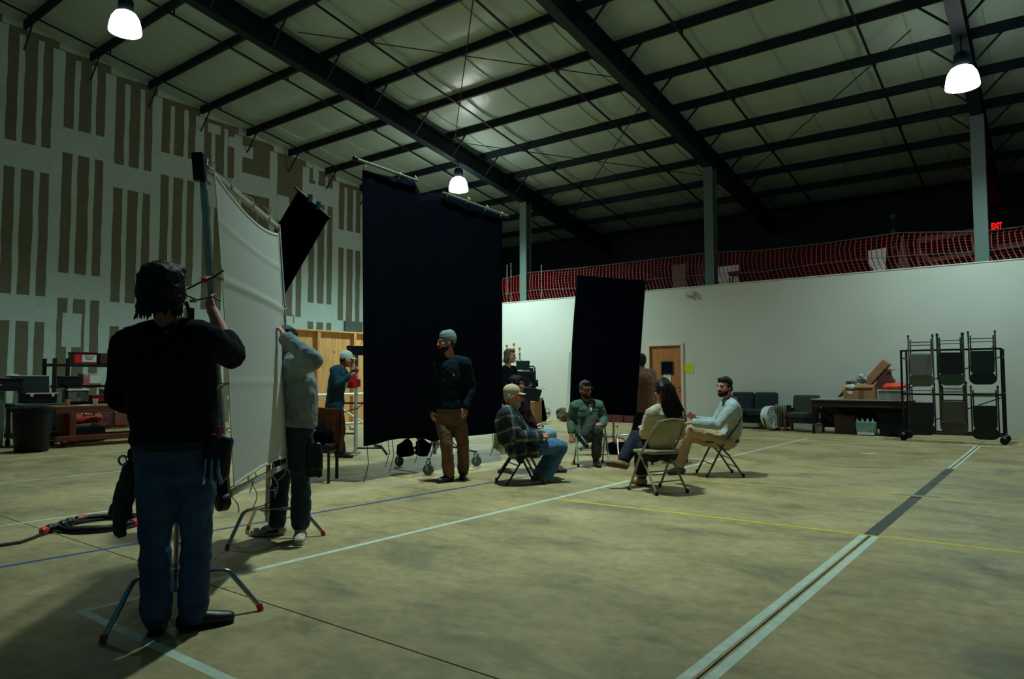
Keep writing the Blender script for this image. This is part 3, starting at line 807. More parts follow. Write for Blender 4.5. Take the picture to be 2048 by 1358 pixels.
J_woman=dict(hd=(-3.439,7.147,1.065),nb=(-3.428,7.142,0.908),ch=(-3.434,7.149,0.739),wa=(-3.449,7.15,0.56),pv=(-3.471,7.168,0.422),s0=(-3.498,7.005,0.825),e0=(-3.598,7.032,0.604),w0=(-3.722,7.239,0.625),t0=(-3.776,7.296,0.664),s1=(-3.353,7.32,0.805),e1=(-3.352,7.4,0.592),w1=(-3.519,7.552,0.553),t1=(-3.594,7.582,0.559),h0=(-3.546,7.125,0.389),k0=(-3.806,7.3,0.46),a0=(-3.787,7.315,0.1),o0=(-3.868,7.359,0.045),h1=(-3.443,7.294,0.381),k1=(-3.838,7.268,0.545),a1=(-3.862,7.015,0.296),o1=(-3.935,6.864,0.207),f=(-0.849,0.525,-0.05),n0=(0,0,-1),n1=(0,0,-1))
J_blue=dict(hd=(-3.311,8.623,1.1),nb=(-3.274,8.687,0.944),ch=(-3.266,8.707,0.751),wa=(-3.268,8.718,0.577),pv=(-3.298,8.705,0.44),s0=(-3.178,8.541,0.846),e0=(-3.307,8.379,0.642),w0=(-3.544,8.246,0.665),t0=(-3.681,8.203,0.668),s1=(-3.39,8.833,0.838),e1=(-3.513,8.803,0.638),w1=(-3.66,8.534,0.684),t1=(-3.739,8.442,0.78),h0=(-3.294,8.595,0.423),k0=(-3.634,8.36,0.576),a0=(-3.87,8.402,0.275),o0=(-3.946,8.3,0.173),h1=(-3.362,8.772,0.401),k1=(-3.751,8.504,0.481),a1=(-3.849,8.454,0.115),o1=(-3.933,8.369,0.045),f=(-0.358,-0.934,-0.021),n0=(0,0,-1),n1=(0.489,-0.633,-0.6))

SK1 = skin('fair_skin', (196, 142, 116)); SK2 = skin('tan_skin', (170, 118, 92)); SK3 = skin('ruddy_skin', (192, 120, 98))
HBLK = mat('black_hair', (14, 15, 18), 0.5, n=0.3, s=30, b=0.4, bs=60, st=(3, 3, 0.5), spec=0.3); HBRN = mat('dark_brown_hair', (26, 18, 16), 0.55, n=0.3, s=30, b=0.4, bs=60, st=(3, 3, 0.5), spec=0.25)
HLONG = mat('long_brown_hair', (36, 20, 16), 0.55, n=0.5, s=22, st=(3, 3, 0.4), spec=0.2); HDIRTY = mat('dark_blond_hair', (84, 66, 48), 0.55, n=0.3, s=30, st=(3, 3, 0.5))
HGREY = mat('grey_beard_hair', (170, 168, 156), 0.8, n=0.2, s=40, b=0.6, bs=90)
NAVYT = cloth('black_jersey', (9, 13, 22)); DENIM = mat('dark_blue_denim', (32, 58, 92), 0.9, c2=(54, 90, 128), s=5, b=0.35, bs=16)
DENIM2 = mat('mid_blue_denim', (48, 88, 122), 0.9, c2=(72, 122, 156), s=6, b=0.35, bs=16); DENIM3 = mat('pale_blue_denim', (112, 146, 152), 0.9, c2=(136, 170, 172), s=6, b=0.35, bs=16)
DENIMD = mat('charcoal_denim', (26, 40, 54), 0.9, c2=(38, 56, 72), s=6)
BOOT = mat('black_leather', (12, 12, 14), 0.45, n=0.2, s=20)

# --- big man in the foreground holding the frame
fg, fhp, FJ, fs, fp = person(J_fg, 'person with dark shaggy hair in black shirt and jeans, back turned, gripping the white frame', SK3, NAVYT, DENIM, BOOT, (HBLK, 'shaggy'), fat=1.3, vox=0.008,
    sleeve=(1.0, 0.3), curl=(0.6, 0.5), pant_end=1.0, pant_off=0.02, shirt_off=0.03, hem=-0.2, mouth=True, wr=0.05)
belt = G().limb([FJ['pv'] + V((0, 0, 0.035)), FJ['pv'] + V((0, 0, 0.07))], [0.196, 0.194], [0.160, 0.158], FJ['h1'] - FJ['h0'], 24, 0.1)
obj('belt', belt, mat('black_belt', (16, 16, 18), 0.5), fg, W=True)
g = G()
for k in range(5):
    a = 0.5 + k * 0.55
# radio mouthpiece and cord by the cheek
g = G().tube([fhp(0.085, 0.04, 0.0), fhp(0.11, 0.09, 0.035), fhp(0.15, 0.13, 0.06), fhp(0.19, 0.16, 0.1)], 0.0045, 6)
g.tube([fhp(0.09, 0.03, -0.03), fhp(0.12, 0.07, -0.05), fhp(0.16, 0.12, -0.03), fhp(0.19, 0.15, -0.05)], 0.004, 6)
g.tube([fhp(0.09, 0.03, -0.06), fhp(0.1, 0.05, -0.12), fhp(0.12, 0.04, -0.2)], 0.009, 8)
g.box(fhp(0.1, 0.05, -0.12), (0.025, 0.025, 0.06)).ell(fhp(0.1, 0.04, -0.18), (0.022, 0.018, 0.028))
ro = obj('headset', g, BLKPL, fg, W=True)
obj('headset_clip', G().box(fhp(0.105, 0.06, -0.055), (0.03, 0.02, 0.014)), mat('yellow_plastic', (196, 176, 50), 0.5), ro, W=True)
obj('headset_clip', G().box(fhp(0.13, 0.1, 0.045), (0.02, 0.02, 0.02)), REDPL, ro, W=True)

# --- man in the grey hoodie at the far end of the frame
ho, hhp, HJ, hs, hpn = person(J_hoodie, 'person in grey hooded sweatshirt and dark jeans behind the white frame, arm raised', SK1, cloth('grey_sweatshirt', (128, 140, 140)), DENIMD, mat('white_trainers', (170, 164, 142), 0.7, n=0.3, s=30), (HBLK, 'short'),
    curl=(0.8, 0.8), pant_end=0.97, shirt_off=0.034, hem=-0.19, names=('sweatshirt', 'trousers'), wr=0.05, laces=WHITEP, sole=mat('pale_sole', (176, 172, 158), 0.7))
g = G()
for s in (-1, 1):
    c = lerp(HJ['ch'], HJ['nb'], 0.7) + V((-0.12, -0.1, 0)) 
    g.tube([c + V((0, s * 0.02, 0.02)), c + V((-0.02, s * 0.02, -0.08)), c + V((-0.015, s * 0.02, -0.17))], 0.005, 6)
obj('drawstring', g, WHITEP, ho, W=True)
hemr = G().limb([HJ['h0'] * 0.5 + HJ['h1'] * 0.5 + V((0, 0, 0.07)), HJ['h0'] * 0.5 + HJ['h1'] * 0.5 + V((0, 0, 0.125))], [0.188, 0.192], [0.155, 0.158], HJ['h1'] - HJ['h0'], 24, 0.1)
organic('ribbed_hem', hemr, cloth('grey_rib', (150, 160, 158)), hs, 0.011, 2)
hood = G().limb([HJ['nb'] + V((-0.04, -0.08, -0.02)), HJ['nb'] + V((0.1, -0.03, 0.0)), HJ['nb'] + V((0.06, 0.09, -0.02))], [0.045, 0.06, 0.045])
organic('hood', hood, cloth('grey_sweatshirt', (128, 140, 140)), hs, 0.012, 3, 0.02, 0.06)

# --- white-capped operator at the monitor
wo, whp, WJ, ws, wp = person(J_wcap, 'person in white cap, teal jacket and black trousers bent to a monitor on a post', SK2, cloth('teal_jacket', (30, 66, 82)), mat('black_trousers', (11, 12, 18), 0.9), BOOT, (HBRN, 'cropped'),
    vox=0.011, hat=(mat('white_cap_cloth', (200, 205, 196), 0.85), 'cap'), hem=0.03, pant_end=0.98, names=('jacket', 'trousers'), curl=(0.8, 0.8))

# --- walking man in the knit hat
bo_, bhp, BJ, bs_, bp = person(J_beanie, 'person in grey knit hat, navy jacket and brown trousers walking before the backdrop', SK2, cloth('navy_jacket', (15, 30, 40), n=0.25), mat('brown_canvas', (98, 76, 50), 0.9, n=0.2, s=7, b=0.4, bs=17), BOOT, (HBRN, 'cropped'),
    hat=(mat('grey_knit', (120, 134, 134), 0.95, n=0.1, s=60, b=0.25, bs=120), 'beanie'), beard=(HBRN, 0.004), boots=(0.13, 0.06), curl=(0.5, 0.4), names=('jacket', 'trousers'), pant_end=0.93, fat=1.02, hem=-0.2)
g = G(); 
ctr = lerp(BJ['ch'], BJ['wa'], 0.1)
ff = V((0.38, -0.92, 0)).normalized(); rr_ = V((0.92, 0.38, 0)).normalized()
obj('jacket_badge', G().box(ctr + ff * 0.152 + rr_ * 0.085 + V((0, 0, 0.015)), (0.022, 0.006, 0.03), rz=math.atan2(rr_.y, rr_.x)), mat('tan_leather', (196, 140, 92), 0.6), bs_, W=True)
obj('zip_pull', G().box(ctr + ff * 0.158 - rr_ * 0.03 + V((0, 0, -0.05)), (0.006, 0.006, 0.035), rz=math.atan2(rr_.y, rr_.x)), mat('brass', (176, 150, 90), 0.3, 0.8), bs_, W=True)

# --- long-haired operator behind the film camera
person(J_longhair, 'person with chin-length dark blond hair in black shirt standing behind the film camera', SK1, NAVYT, mat('khaki_trousers', (150, 140, 108), 0.9, n=0.1, s=9), mat('white_trainers', (170, 164, 142), 0.7), (HDIRTY, 'bob'),
    vox=0.012, ground=(False, False), curl=(0.6, 0.6))

# --- seated man in plaid
def plaid():
    M = bpy.data.materials.new('plaid_flannel'); M.use_nodes = True
    N, L = M.node_tree.nodes, M.node_tree.links; P = N['Principled BSDF']; P.inputs['Roughness'].default_value = 0.95
    tc = N.new('ShaderNodeTexCoord'); mp = N.new('ShaderNodeMapping'); mp.inputs['Rotation'].default_value = (0.12, 0.3, -0.95)
    L.new(tc.outputs['Object'], mp.inputs['Vector'])
    sp = N.new('ShaderNodeSeparateXYZ'); L.new(mp.outputs['Vector'], sp.inputs['Vector'])
    def bands(sock, freq, stops):
        m1 = N.new('ShaderNodeMath'); m1.operation = 'MULTIPLY'; m1.inputs[1].default_value = freq; L.new(sock, m1.inputs[0])
        m2 = N.new('ShaderNodeMath'); m2.operation = 'FRACT'; L.new(m1.outputs[0], m2.inputs[0])
        cr = N.new('ShaderNodeValToRGB'); cr.color_ramp.interpolation = 'CONSTANT'; e = cr.color_ramp.elements
        e[0].position, e[0].color = stops[0][0], rgb(stops[0][1]); e[1].position, e[1].color = stops[1][0], rgb(stops[1][1])
        for p, c in stops[2:]:
            q = e.new(p); q.color = rgb(c)
        L.new(m2.outputs[0], cr.inputs['Fac']); return cr
    st = [(0.0, (14, 26, 34)), (0.36, (40, 58, 96)), (0.42, (22, 40, 42)), (0.62, (120, 122, 108)), (0.82, (30, 46, 70)), (0.88, (18, 30, 36))]
    a = bands(sp.outputs['Z'], 7.0, st); b = bands(sp.outputs['X'], 7.0, st)
    x = N.new('ShaderNodeMixRGB'); x.inputs['Fac'].default_value = 0.5; L.new(a.outputs['Color'], x.inputs['Color1']); L.new(b.outputs['Color'], x.inputs['Color2'])
    L.new(x.outputs['Color'], P.inputs['Base Color']); return M
PLAID = plaid()
po_, php, PJ, ps, pp = person(J_plaid, 'seated person in beige cap, grey beard and blue plaid flannel shirt, in profile', SK3, PLAID, DENIM2, mat('grey_trainers', (110, 116, 112), 0.7, n=0.4, s=25), (HGREY, 'cropped'), fat=1.15,
    hat=(mat('beige_cap_cloth', (178, 172, 136), 0.85, n=0.06, s=8), 'cap'), beard=(HGREY, 0.012), seated=True, pant_end=0.96, shirt_off=0.03, hem=0.03, wr=0.05, curl=(0.9, 0.9), sole=mat('pale_sole', (176, 172, 158), 0.7))
g = G()
for i in (1,):
    h, k = PJ['h1'], PJ['k1']
    g.limb([h + V((-0.02, -0.02, 0.03)), lerp(h, k, 0.2) + V((0, -0.04, 0.0)), lerp(h, k, 0.42) + V((0.02, -0.05, -0.05))], [0.12, 0.11, 0.07], [0.13, 0.11, 0.09], V((0, 0, 1)))
    g.limb([h + V((-0.02, -0.08, -0.02)), h + V((0.06, -0.04, -0.13))], [0.06, 0.035], [0.12, 0.1], V((0, 0, 1)))
organic('shirt_tail', g, PLAID, ps, 0.012, 3, 0.03, 0.08)
g = G()
for s in (-1, 1):
    g.tube([php(s * 0.03 + 0.02 * math.cos(a * PI / 5), 0.1, 0.002 + 0.016 * math.sin(a * PI / 5)) for a in range(10)], 0.0022, 5, closed=True)
    g.tube([php(s * 0.052, 0.1, 0.008), php(s * 0.074, 0.04, 0.008), php(s * 0.076, -0.01, 0.004)], 0.0022, 5)
g.tube([php(-0.011, 0.102, 0.006), php(0.011, 0.102, 0.006)], 0.002, 5)
obj('spectacles', g, BLKPL, po_, W=True)

# --- man beyond him
person(J_hidden, 'seated person in dark maroon shirt and pale jeans, half hidden beyond the plaid shirt', SK3, cloth('maroon_shirt', (40, 22, 30), n=0.3), DENIM3, mat('brown_shoes', (62, 44, 36), 0.5), (HBRN, 'short'),
    seated=True, curl=(0.9, 0.9))

# --- man in the green work shirt, legs crossed
go_, ghp, GJ, gs, gp = person(J_green, 'seated person in dark cap and sage green work shirt, leg crossed, facing the camera', SK2, cloth('sage_work_shirt', (84, 102, 88), n=0.2), mat('charcoal_trousers', (56, 54, 54), 0.9, n=0.15, s=8), BOOT, (HBRN, 'short'),
    seated=True, hat=(mat('patterned_dark_cap', (52, 44, 40), 0.9, c2=(96, 70, 60), s=40), 'cap'), beard=(HBRN, 0.0), boots=(0.12, 0.0), ground=(True, False), curl=(0.5, 1.3), sleeve=(0.9, 0.75), collar=cloth('sage_work_shirt', (84, 102, 88)), shirt_off=0.026, wr=0.044, hem=0.02)
gf = V((0.66, -0.75, 0)).normalized(); gl = V((0.75, 0.66, 0)).normalized()
c = lerp(GJ['ch'], GJ['nb'], 0.45)
obj('undershirt', G().prism([(-0.03, 0.06), (0.035, 0.06), (0.004, -0.05)], c + gf * 0.133 + gl * 0.03, gl, V((0, 0, 1)) + gf * -0.35, gf * 0.01), mat('white_undershirt', (196, 200, 186), 0.9), gs, W=True)
for s in (-1, 1):
    obj('chest_pocket', G().box(GJ['ch'] + gf * 0.136 + gl * (s * 0.085) + V((0, 0, 0.01)), (0.1, 0.02, 0.1), rz=math.atan2(gl.y, gl.x) - s * 0.25), cloth('sage_work_shirt', (84, 102, 88)), gs, W=True, bev=0.009)
    obj('pocket_flap', G().box(GJ['ch'] + gf * 0.139 + gl * (s * 0.085) + V((0, 0, 0.055)), (0.104, 0.022, 0.03), rz=math.atan2(gl.y, gl.x) - s * 0.25), cloth('sage_work_shirt', (84, 102, 88)), gs, W=True, bev=0.006)

# --- standing person seen from behind at the edge of the small flag
person(J_brown, 'standing person in brown fleece jacket seen from behind at the edge of the smaller flag', SK2, cloth('brown_fleece', (122, 98, 84)), mat('black_trousers', (11, 12, 18), 0.9), BOOT, (HBLK, 'short'),
    vox=0.012, names=('jacket', 'trousers'), hem=0.03, shirt_off=0.035, wr=0.05, hat=(mat('dark_knit', (20, 24, 28), 0.95), 'beanie'))

# --- woman with long hair, from behind
wm, mhp, MJ, ms, mp_ = person(J_woman, 'seated person with long dark hair in cream sweater, seen from behind', SK1, cloth('cream_knit', (176, 172, 142), n=0.1), mat('dark_navy_jeans', (14, 22, 38), 0.9, n=0.2, s=10), mat('tan_suede', (150, 118, 88), 0.85, n=0.12, s=14), (HLONG, 'long'),
    fat=0.86, seated=True, curl=(0.7, 0.7), boots=(0.09, 0.09), ground=(True, False), pant_end=0.9, hem=-0.08, names=('sweater', 'jeans'), shirt_off=0.02, sole=mat('brown_sole', (70, 44, 32), 0.7), pant_off=0.026)

# --- man in the pale blue shirt
bl, lhp, LJ, lsh, lp = person(J_blue, 'seated person with dark hair and beard in pale blue shirt and khaki trousers, hands raised', SK1, cloth('pale_blue_shirt', (170, 180, 180), n=0.1), mat('light_khaki', (176, 158, 126), 0.9, n=0.08, s=8, b=0.4, bs=17), mat('grey_shoes', (96, 92, 84), 0.6), (HBRN, 'short'),
    seated=True, beard=(HBRN, -0.006), ground=(False, True), curl=(0.25, 0.2), spread=(0.6, 0.8), collar=cloth('pale_blue_shirt', (170, 180, 180)), pant_end=0.96, hem=-0.07, wr=0.04, sole=mat('pale_sole', (176, 172, 158), 0.7))
bl_b = G().limb([lerp(LJ['pv'], LJ['wa'], 0.0), lerp(LJ['pv'], LJ['wa'], 0.25)], [0.162, 0.160], [0.128, 0.126], LJ['h1'] - LJ['h0'], 24, 0.1)
obj('belt', bl_b, mat('black_belt', (16, 16, 18), 0.5), bl, W=True)

# ================================================ OBJECTS
RZ = lambda a: Matrix.Rotation(a, 3, 'Z')
def arc(c, r, a0, a1, n, ax, ay):
    c = V(c); ax = V(ax); ay = V(ay)
    return [c + ax * r * math.cos(a0 + (a1 - a0) * i / n) + ay * r * math.sin(a0 + (a1 - a0) * i / n) for i in range(n + 1)]

# ---------------- unfolded steel folding chairs (front = +y)
def folding_chair(label, m, loc, f, seatm=None):
    t = thing('folding_chair', label, 'chair', (loc[0], loc[1], 0), heading(f), 'steel folding chairs in the circle')
    w = 0.215
    pts = [(-w, 0.225, 0.012), (-w, 0.02, 0.4), (-w, -0.15, 0.62)]
    pts += [(-w + 0.02, -0.206, 0.7), (-w + 0.05, -0.228, 0.745), (-w + 0.1, -0.24, 0.77), (0, -0.246, 0.782)]
    full = pts + [(-x, y, z) for x, y, z in pts[-2::-1]]
    obj('front_frame', G().tube(full, 0.0125, 8), m, t)
    for s in (-1, 1):
        obj('rear_leg', G().tube([(s * 0.19, 0.09, 0.41), (s * 0.195, -0.05, 0.27), (s * 0.205, -0.225, 0.012)], 0.0115, 8), m, t)
    for y, z, x in ((-0.145, 0.125, 0.2), (-0.085, 0.225, 0.197)):
        obj('stretcher', G().tube([(-x, y, z), (x, y, z)], 0.007, 6), m, t)
    obj('stretcher', G().tube([(-w, 0.15, 0.155), (w, 0.15, 0.155)], 0.007, 6), m, t)
    def seat(z, th, in_=0.0):
        P_ = []
        for sx, sy, a in ((1, 1, 0), (-1, 1, 1), (-1, -1, 2), (1, -1, 3)):
            for k in range(5):
                an = a * PI / 2 + k * PI / 8; r = 0.07
                P_.append((sx * (0.195 - in_ - r) + math.cos(an) * r, 0.02 + sy * (0.2 - in_ - r) + math.sin(an) * r))
        return G().prism(P_, (0, 0, z), (1, 0, 0), (0, 1, 0), (0, 0, th))
    so = obj('seat', seat(0.412, 0.028), m, t, bev=0.006)
    obj('seat_pad', seat(0.44, 0.006, 0.03), seatm or m, so, bev=0.004)
    def back(u, v):
        z = 0.585 + 0.185 * v; x = (u - 0.5) * 2 * 0.2 * (1 - 0.12 * max(0, (v - 0.6) / 0.4) ** 2)
        return (x, -0.134 - 0.106 * v - 0.022 * (1 - (2 * u - 1) ** 2) + 0.012, z)
    bk = obj('backrest', G().grid(back, 14, 6), m, t)
    so_ = bk.modifiers.new('thick', 'SOLIDIFY'); so_.thickness = 0.008; so_.offset = 0
    for p in ((-w, 0.225, 0.014), (w, 0.225, 0.014), (-0.205, -0.225, 0.014), (0.205, -0.225, 0.014)):
        obj('foot_cap', G().lathe([(0.017, -0.014), (0.018, 0.016), (0.014, 0.03)], p, 8), RUBBER, t)
    return t
CH_BEIGE = mat('beige_enamel', (136, 138, 104), 0.42, n=0.08, s=7)
CH_GREY = mat('grey_green_enamel', (66, 78, 76), 0.4, n=0.08, s=7)
CH_MINT = mat('mint_enamel', (128, 146, 124), 0.42, n=0.08, s=7)
CH_DARK = mat('dark_brown_enamel', (22, 24, 26), 0.42)
folding_chair('beige folding chair with its back to the camera under the seated long-haired person', CH_BEIGE, (-3.45, 7.03), (-0.38, 0.17))
folding_chair('grey-green folding chair under the person in the pale blue shirt', CH_GREY, (-3.41, 8.67), (-0.335, -0.275))
folding_chair('mint folding chair under the person in the sage green shirt', CH_MINT, (-5.26, 8.63), (0.66, -0.75))
folding_chair('dark folding chair under the person in plaid flannel', CH_DARK, (-5.0, 6.63), (0.57, 0.82))
folding_chair('dark folding chair under the half-hidden person in maroon', CH_DARK, (-5.62, 7.42), (0.86, 0.5))
folding_chair('empty maroon folding chair mostly hidden behind the long dark hair', mat('maroon_enamel', (56, 18, 24), 0.5), (-4.44, 9.44), (0.3, -1))

# ---------------- 6 by 6 diffusion frame
FTL, FTR, FBR, FBL = V((-3.617, 1.96, 2.357)), V((-4.846, 3.261, 2.402)), V((-4.815, 3.415, 0.561)), V((-3.577, 2.117, 0.582))
STL, STR, SBR, SBL = V((-3.595, 2.005, 2.317)), V((-4.814, 3.227, 2.333)), V((-4.783, 3.373, 0.613)), V((-3.573, 2.143, 0.625))
fx = (FTR - FTL).normalized(); fz = (FTL - FBL).normalized(); fn = fx.cross(fz).normalized()
if fn.x < 0: fn = -fn
t = thing('diffusion_frame', 'square metal frame laced with translucent white silk beside the man in black', 'frame', (-4.2, 2.7, 0.55))
for a, b in ((FBL, FTL), (FTL, FTR), (FTR, FBR), (FBR, FBL)):
    obj('frame_tube', G().bar(a, b, 0.032, 0.032, fn), STEEL, t, W=True, bev=0.003)
SILK = bpy.data.materials.new('white_silk'); SILK.use_nodes = True
_N, _L = SILK.node_tree.nodes, SILK.node_tree.links
_P = _N['Principled BSDF']; _P.inputs['Base Color'].default_value = rgb((212, 212, 206)); _P.inputs['Roughness'].default_value = 0.85
_T = _N.new('ShaderNodeBsdfTranslucent'); _T.inputs['Color'].default_value = rgb((200, 202, 190)); _M = _N.new('ShaderNodeMixShader'); _M.inputs['Fac'].default_value = 0.3
_L.new(_P.outputs[0], _M.inputs[1]); _L.new(_T.outputs[0], _M.inputs[2]); _L.new(_M.outputs[0], _N['Material Output'].inputs[0])
_w = _N.new('ShaderNodeTexNoise'); _w.inputs['Scale'].default_value = 240; _b = _N.new('ShaderNodeBump'); _b.inputs['Strength'].default_value = 0.2
_L.new(_w.outputs['Fac'], _b.inputs['Height']); _L.new(_b.outputs['Normal'], _P.inputs['Normal'])
def silk(u, v):
    p = lerp(lerp(SBL, SBR, u), lerp(STL, STR, u), v)
    if True:
        sag = 4 * u * (1 - u)
        scal = abs(math.sin(u * PI * 4))
        p = p - fz * (0.075 * sag) * max(0, (v - 0.6) / 0.4) ** 2
        p = p + fz * (0.028 * sag + 0.006 * scal) * max(0, (0.25 - v) / 0.25) ** 2
        p = p + fx * 0.02 * 4 * v * (1 - v) * (1 - 2 * u)
    return p + fn * (0.012 + 0.022 * sag * 4 * v * (1 - v) + 0.010 * math.exp(-((v - 0.66 + 0.0 * u) / 0.012) ** 2) + 0.006 * math.exp(-((v - 0.85) / 0.008) ** 2) + 0.004 * math.exp(-((v - 0.33) / 0.01) ** 2))
sk = obj('silk', G().grid(silk, 30, 90), SILK, t, W=True, ang=3)
HEMM = mat('white_webbing', (206, 208, 196), 0.85)
for q, (fa, nn) in enumerate(((lambda s: silk(s, 0.0), 30), (lambda s: silk(s, 1.0), 30), (lambda s: silk(0.0, s), 24), (lambda s: silk(1.0, s), 24))):
    pts = [fa(i / nn) for i in range(nn + 1)]
    obj('edge_webbing', G().limb([p + fn * 0.002 for p in pts], [0.010] * (nn + 1), [0.003] * (nn + 1), (fz if q < 2 else fx), 8), HEMM, sk, W=True)
rt_ = random.Random(5)
def tie(p, q, tail):
    d = (q - p)
    def wav(a_, b_, bend, n=6):
        return [lerp(a_, b_, i / n) + bend * math.sin(PI * i / n) for i in range(n + 1)]
    g = G().tube(wav(p, q, fn * 0.02 + fx * 0.012), 0.0035, 5)
    g.tube(wav(q, p, -fn * 0.02 - fx * 0.01), 0.0035, 5)
    e = V((rt_.uniform(-0.06, 0.06), rt_.uniform(-0.06, 0.06), rt_.uniform(-0.03, 0.02)))
    g.tube(wav(q, q + tail + e, fn * 0.03 + fx * rt_.uniform(-0.04, 0.04)), 0.0035, 5)
    g.tube(wav(q, q + tail * 0.6 - e, -fx * rt_.uniform(-0.04, 0.04)), 0.0035, 5)
    g.tube(arc(q + fn * 0.02, 0.014, 0, 6.0, 8, fx, fz), 0.004, 5)
    obj('tie', g, ROPE, t, W=True)
for u in (0.02, 0.27, 0.55, 0.8, 0.98):
    tie(silk(u, 1.0), lerp(FTL, FTR, u), fz * rt_.uniform(0.06, 0.12) + fx * rt_.uniform(-0.1, 0.06))
    tie(silk(u, 0.0), lerp(FBL, FBR, u), fz * -rt_.uniform(0.08, 0.15))
for v in (0.33, 0.66):
    tie(silk(0.0, v), lerp(FBL, FTL, v), -fx * 0.16 - fz * 0.03); tie(silk(1.0, v), lerp(FBR, FTR, v), fx * 0.05 - fz * 0.1)
obj('corner_clamp', G().bar(FTL + fz * 0.05 - fx * 0.05, FTL - fz * 0.1 - fx * 0.05, 0.05, 0.06, fn), BLACK, t, W=True, bev=0.006)
g = G().lathe([(0.012, -0.03), (0.028, -0.02), (0.028, 0.02), (0.012, 0.03)], FTL + fx * 0.02 + fz * 0.02, 12)
g.tube([FTL - fx * 0.05, FTL + fx * 0.06 + fz * 0.02], 0.009, 8)
obj('grip_knuckle', g, CHROME, t, W=True)
obj('corner_clamp', G().bar(FBL + fz * 0.28 - fx * 0.06, FBL - fz * 0.05 - fx * 0.06, 0.05, 0.07, fn), BLACK, t, W=True, bev=0.006)
obj('grip_knuckle', G().lathe([(0.02, -0.03), (0.05, -0.02), (0.05, 0.02), (0.02, 0.03)], FBL - fx * 0.08 - fz * 0.02, 12, Matrix.Rotation(PI / 2, 3, 'X')), BLACK, t, W=True)

# ---------------- chrome stands with three bent legs
def c_stand(label, c, a0, r, htop, hz=0.24):
    t = thing('light_stand', label, 'stand', (c[0], c[1], 0))
    obj('post', G().tube([(0, 0, 0.12), (0, 0, htop * 0.55)], 0.0175, 12), CHROME, t)
    obj('riser', G().tube([(0, 0, htop * 0.5), (0, 0, htop)], 0.0125, 10), CHROME, t)
    for k in range(3):
        a = a0 + k * 2 * PI / 3; d = V((math.cos(a), math.sin(a), 0)); z = hz - 0.025 * k
        lg = obj('leg', G().tube([d * 0.02 + V((0, 0, z)), d * r * 0.55 + V((0, 0, z)), d * r * 0.62 + V((0, 0, z - 0.01)), d * r * 0.68 + V((0, 0, z - 0.04)), d * r * 0.985 + V((0, 0, 0.022))], 0.0135, 10), CHROME, t)
        obj('foot_tip', G().tube([d * r * 0.97 + V((0, 0, 0.035)), d * r + V((0, 0, 0.003))], 0.0165, 10), REDPL, lg)
        obj('leg_collar', G().lathe([(0.024, z - 0.02), (0.024, z + 0.02)], (0, 0, 0), 12), CHROME, t)
    kb = obj('locking_knob', G().tube([(0, 0, htop * 0.5), (0.05, 0, htop * 0.5)], 0.006, 6).box((0.06, 0, htop * 0.5), (0.014, 0.012, 0.05)), CHROME, t)
    obj('locking_knob', G().tube([(0, 0, hz + 0.12), (0.05, 0.02, hz + 0.12)], 0.006, 6).box((0.06, 0.024, hz + 0.12), (0.014, 0.012, 0.05)), CHROME, t)
    return t
na = math.atan2(1.48 - 1.88, -3.53 + 3.63)
ns = c_stand('chrome light stand with red-tipped legs straddling the man in black', (-3.63, 1.88), math.atan2(-0.40, 0.12) , 0.42, 1.02)
obj('grip_arm', G().tube([V((-3.63, 1.88, 1.0)), FBL + fz * 0.42 - fx * 0.04], 0.008, 8), CHROME, ns, W=True)
fs_ = c_stand('chrome light stand with red-tipped legs by the grey hoodie wearer', (-4.83, 3.2), math.atan2(-0.40, 0.12), 0.42, 2.15)
obj('grip_arm', G().tube([V((-4.83, 3.2, 0.66)), FBR - fx * 0.08 + fz * 0.02], 0.008, 8), CHROME, fs_, W=True)

# ---------------- tilted small flag on an arm behind the silk
A_, B_, C_, D_ = V((-5.3, 3.77, 2.88)), V((-5.09, 3.94, 2.64)), V((-5.45, 3.71, 1.91)), V((-5.66, 3.54, 2.16))
t = thing('black_flag', 'small tilted black flag clamped behind the white silk', 'flag', tuple(C_))
nn_ = (B_ - A_).cross(D_ - A_).normalized()
def flagf(u, v): return lerp(lerp(A_, B_, u), lerp(D_, C_, u), v) + nn_ * 0.012 * math.sin(v * 9 + u * 5)
fl = obj('flag_cloth', G().grid(flagf, 10, 20), DUVET, t, W=True)
so_ = fl.modifiers.new('thick', 'SOLIDIFY'); so_.thickness = 0.004; so_.offset = 0
obj('wire_frame', G().tube([A_, B_, C_, D_], 0.006, 8, closed=True), BLACK, t, W=True)
obj('flag_pin', G().tube([A_ - (B_ - A_) * 0.12, B_ + (B_ - A_) * 0.05], 0.011, 8), BLACK, t, W=True)
g = G()
for u in (0.35, 0.62):
    p = lerp(A_, B_, u); g.box(p - (D_ - A_) * 0.02, (0.03, 0.03, 0.07)); g.tube([p, p + (D_ - A_) * 0.06 + nn_ * 0.03], 0.008, 8)
obj('spring_clip', g, CHROME, t, W=True)
obj('grip_arm', G().tube([V((-4.83, 3.2, 2.12)), lerp(D_, C_, 0.6) + V((0.02, -0.02, 0.05))], 0.008, 8), CHROME, t, W=True)

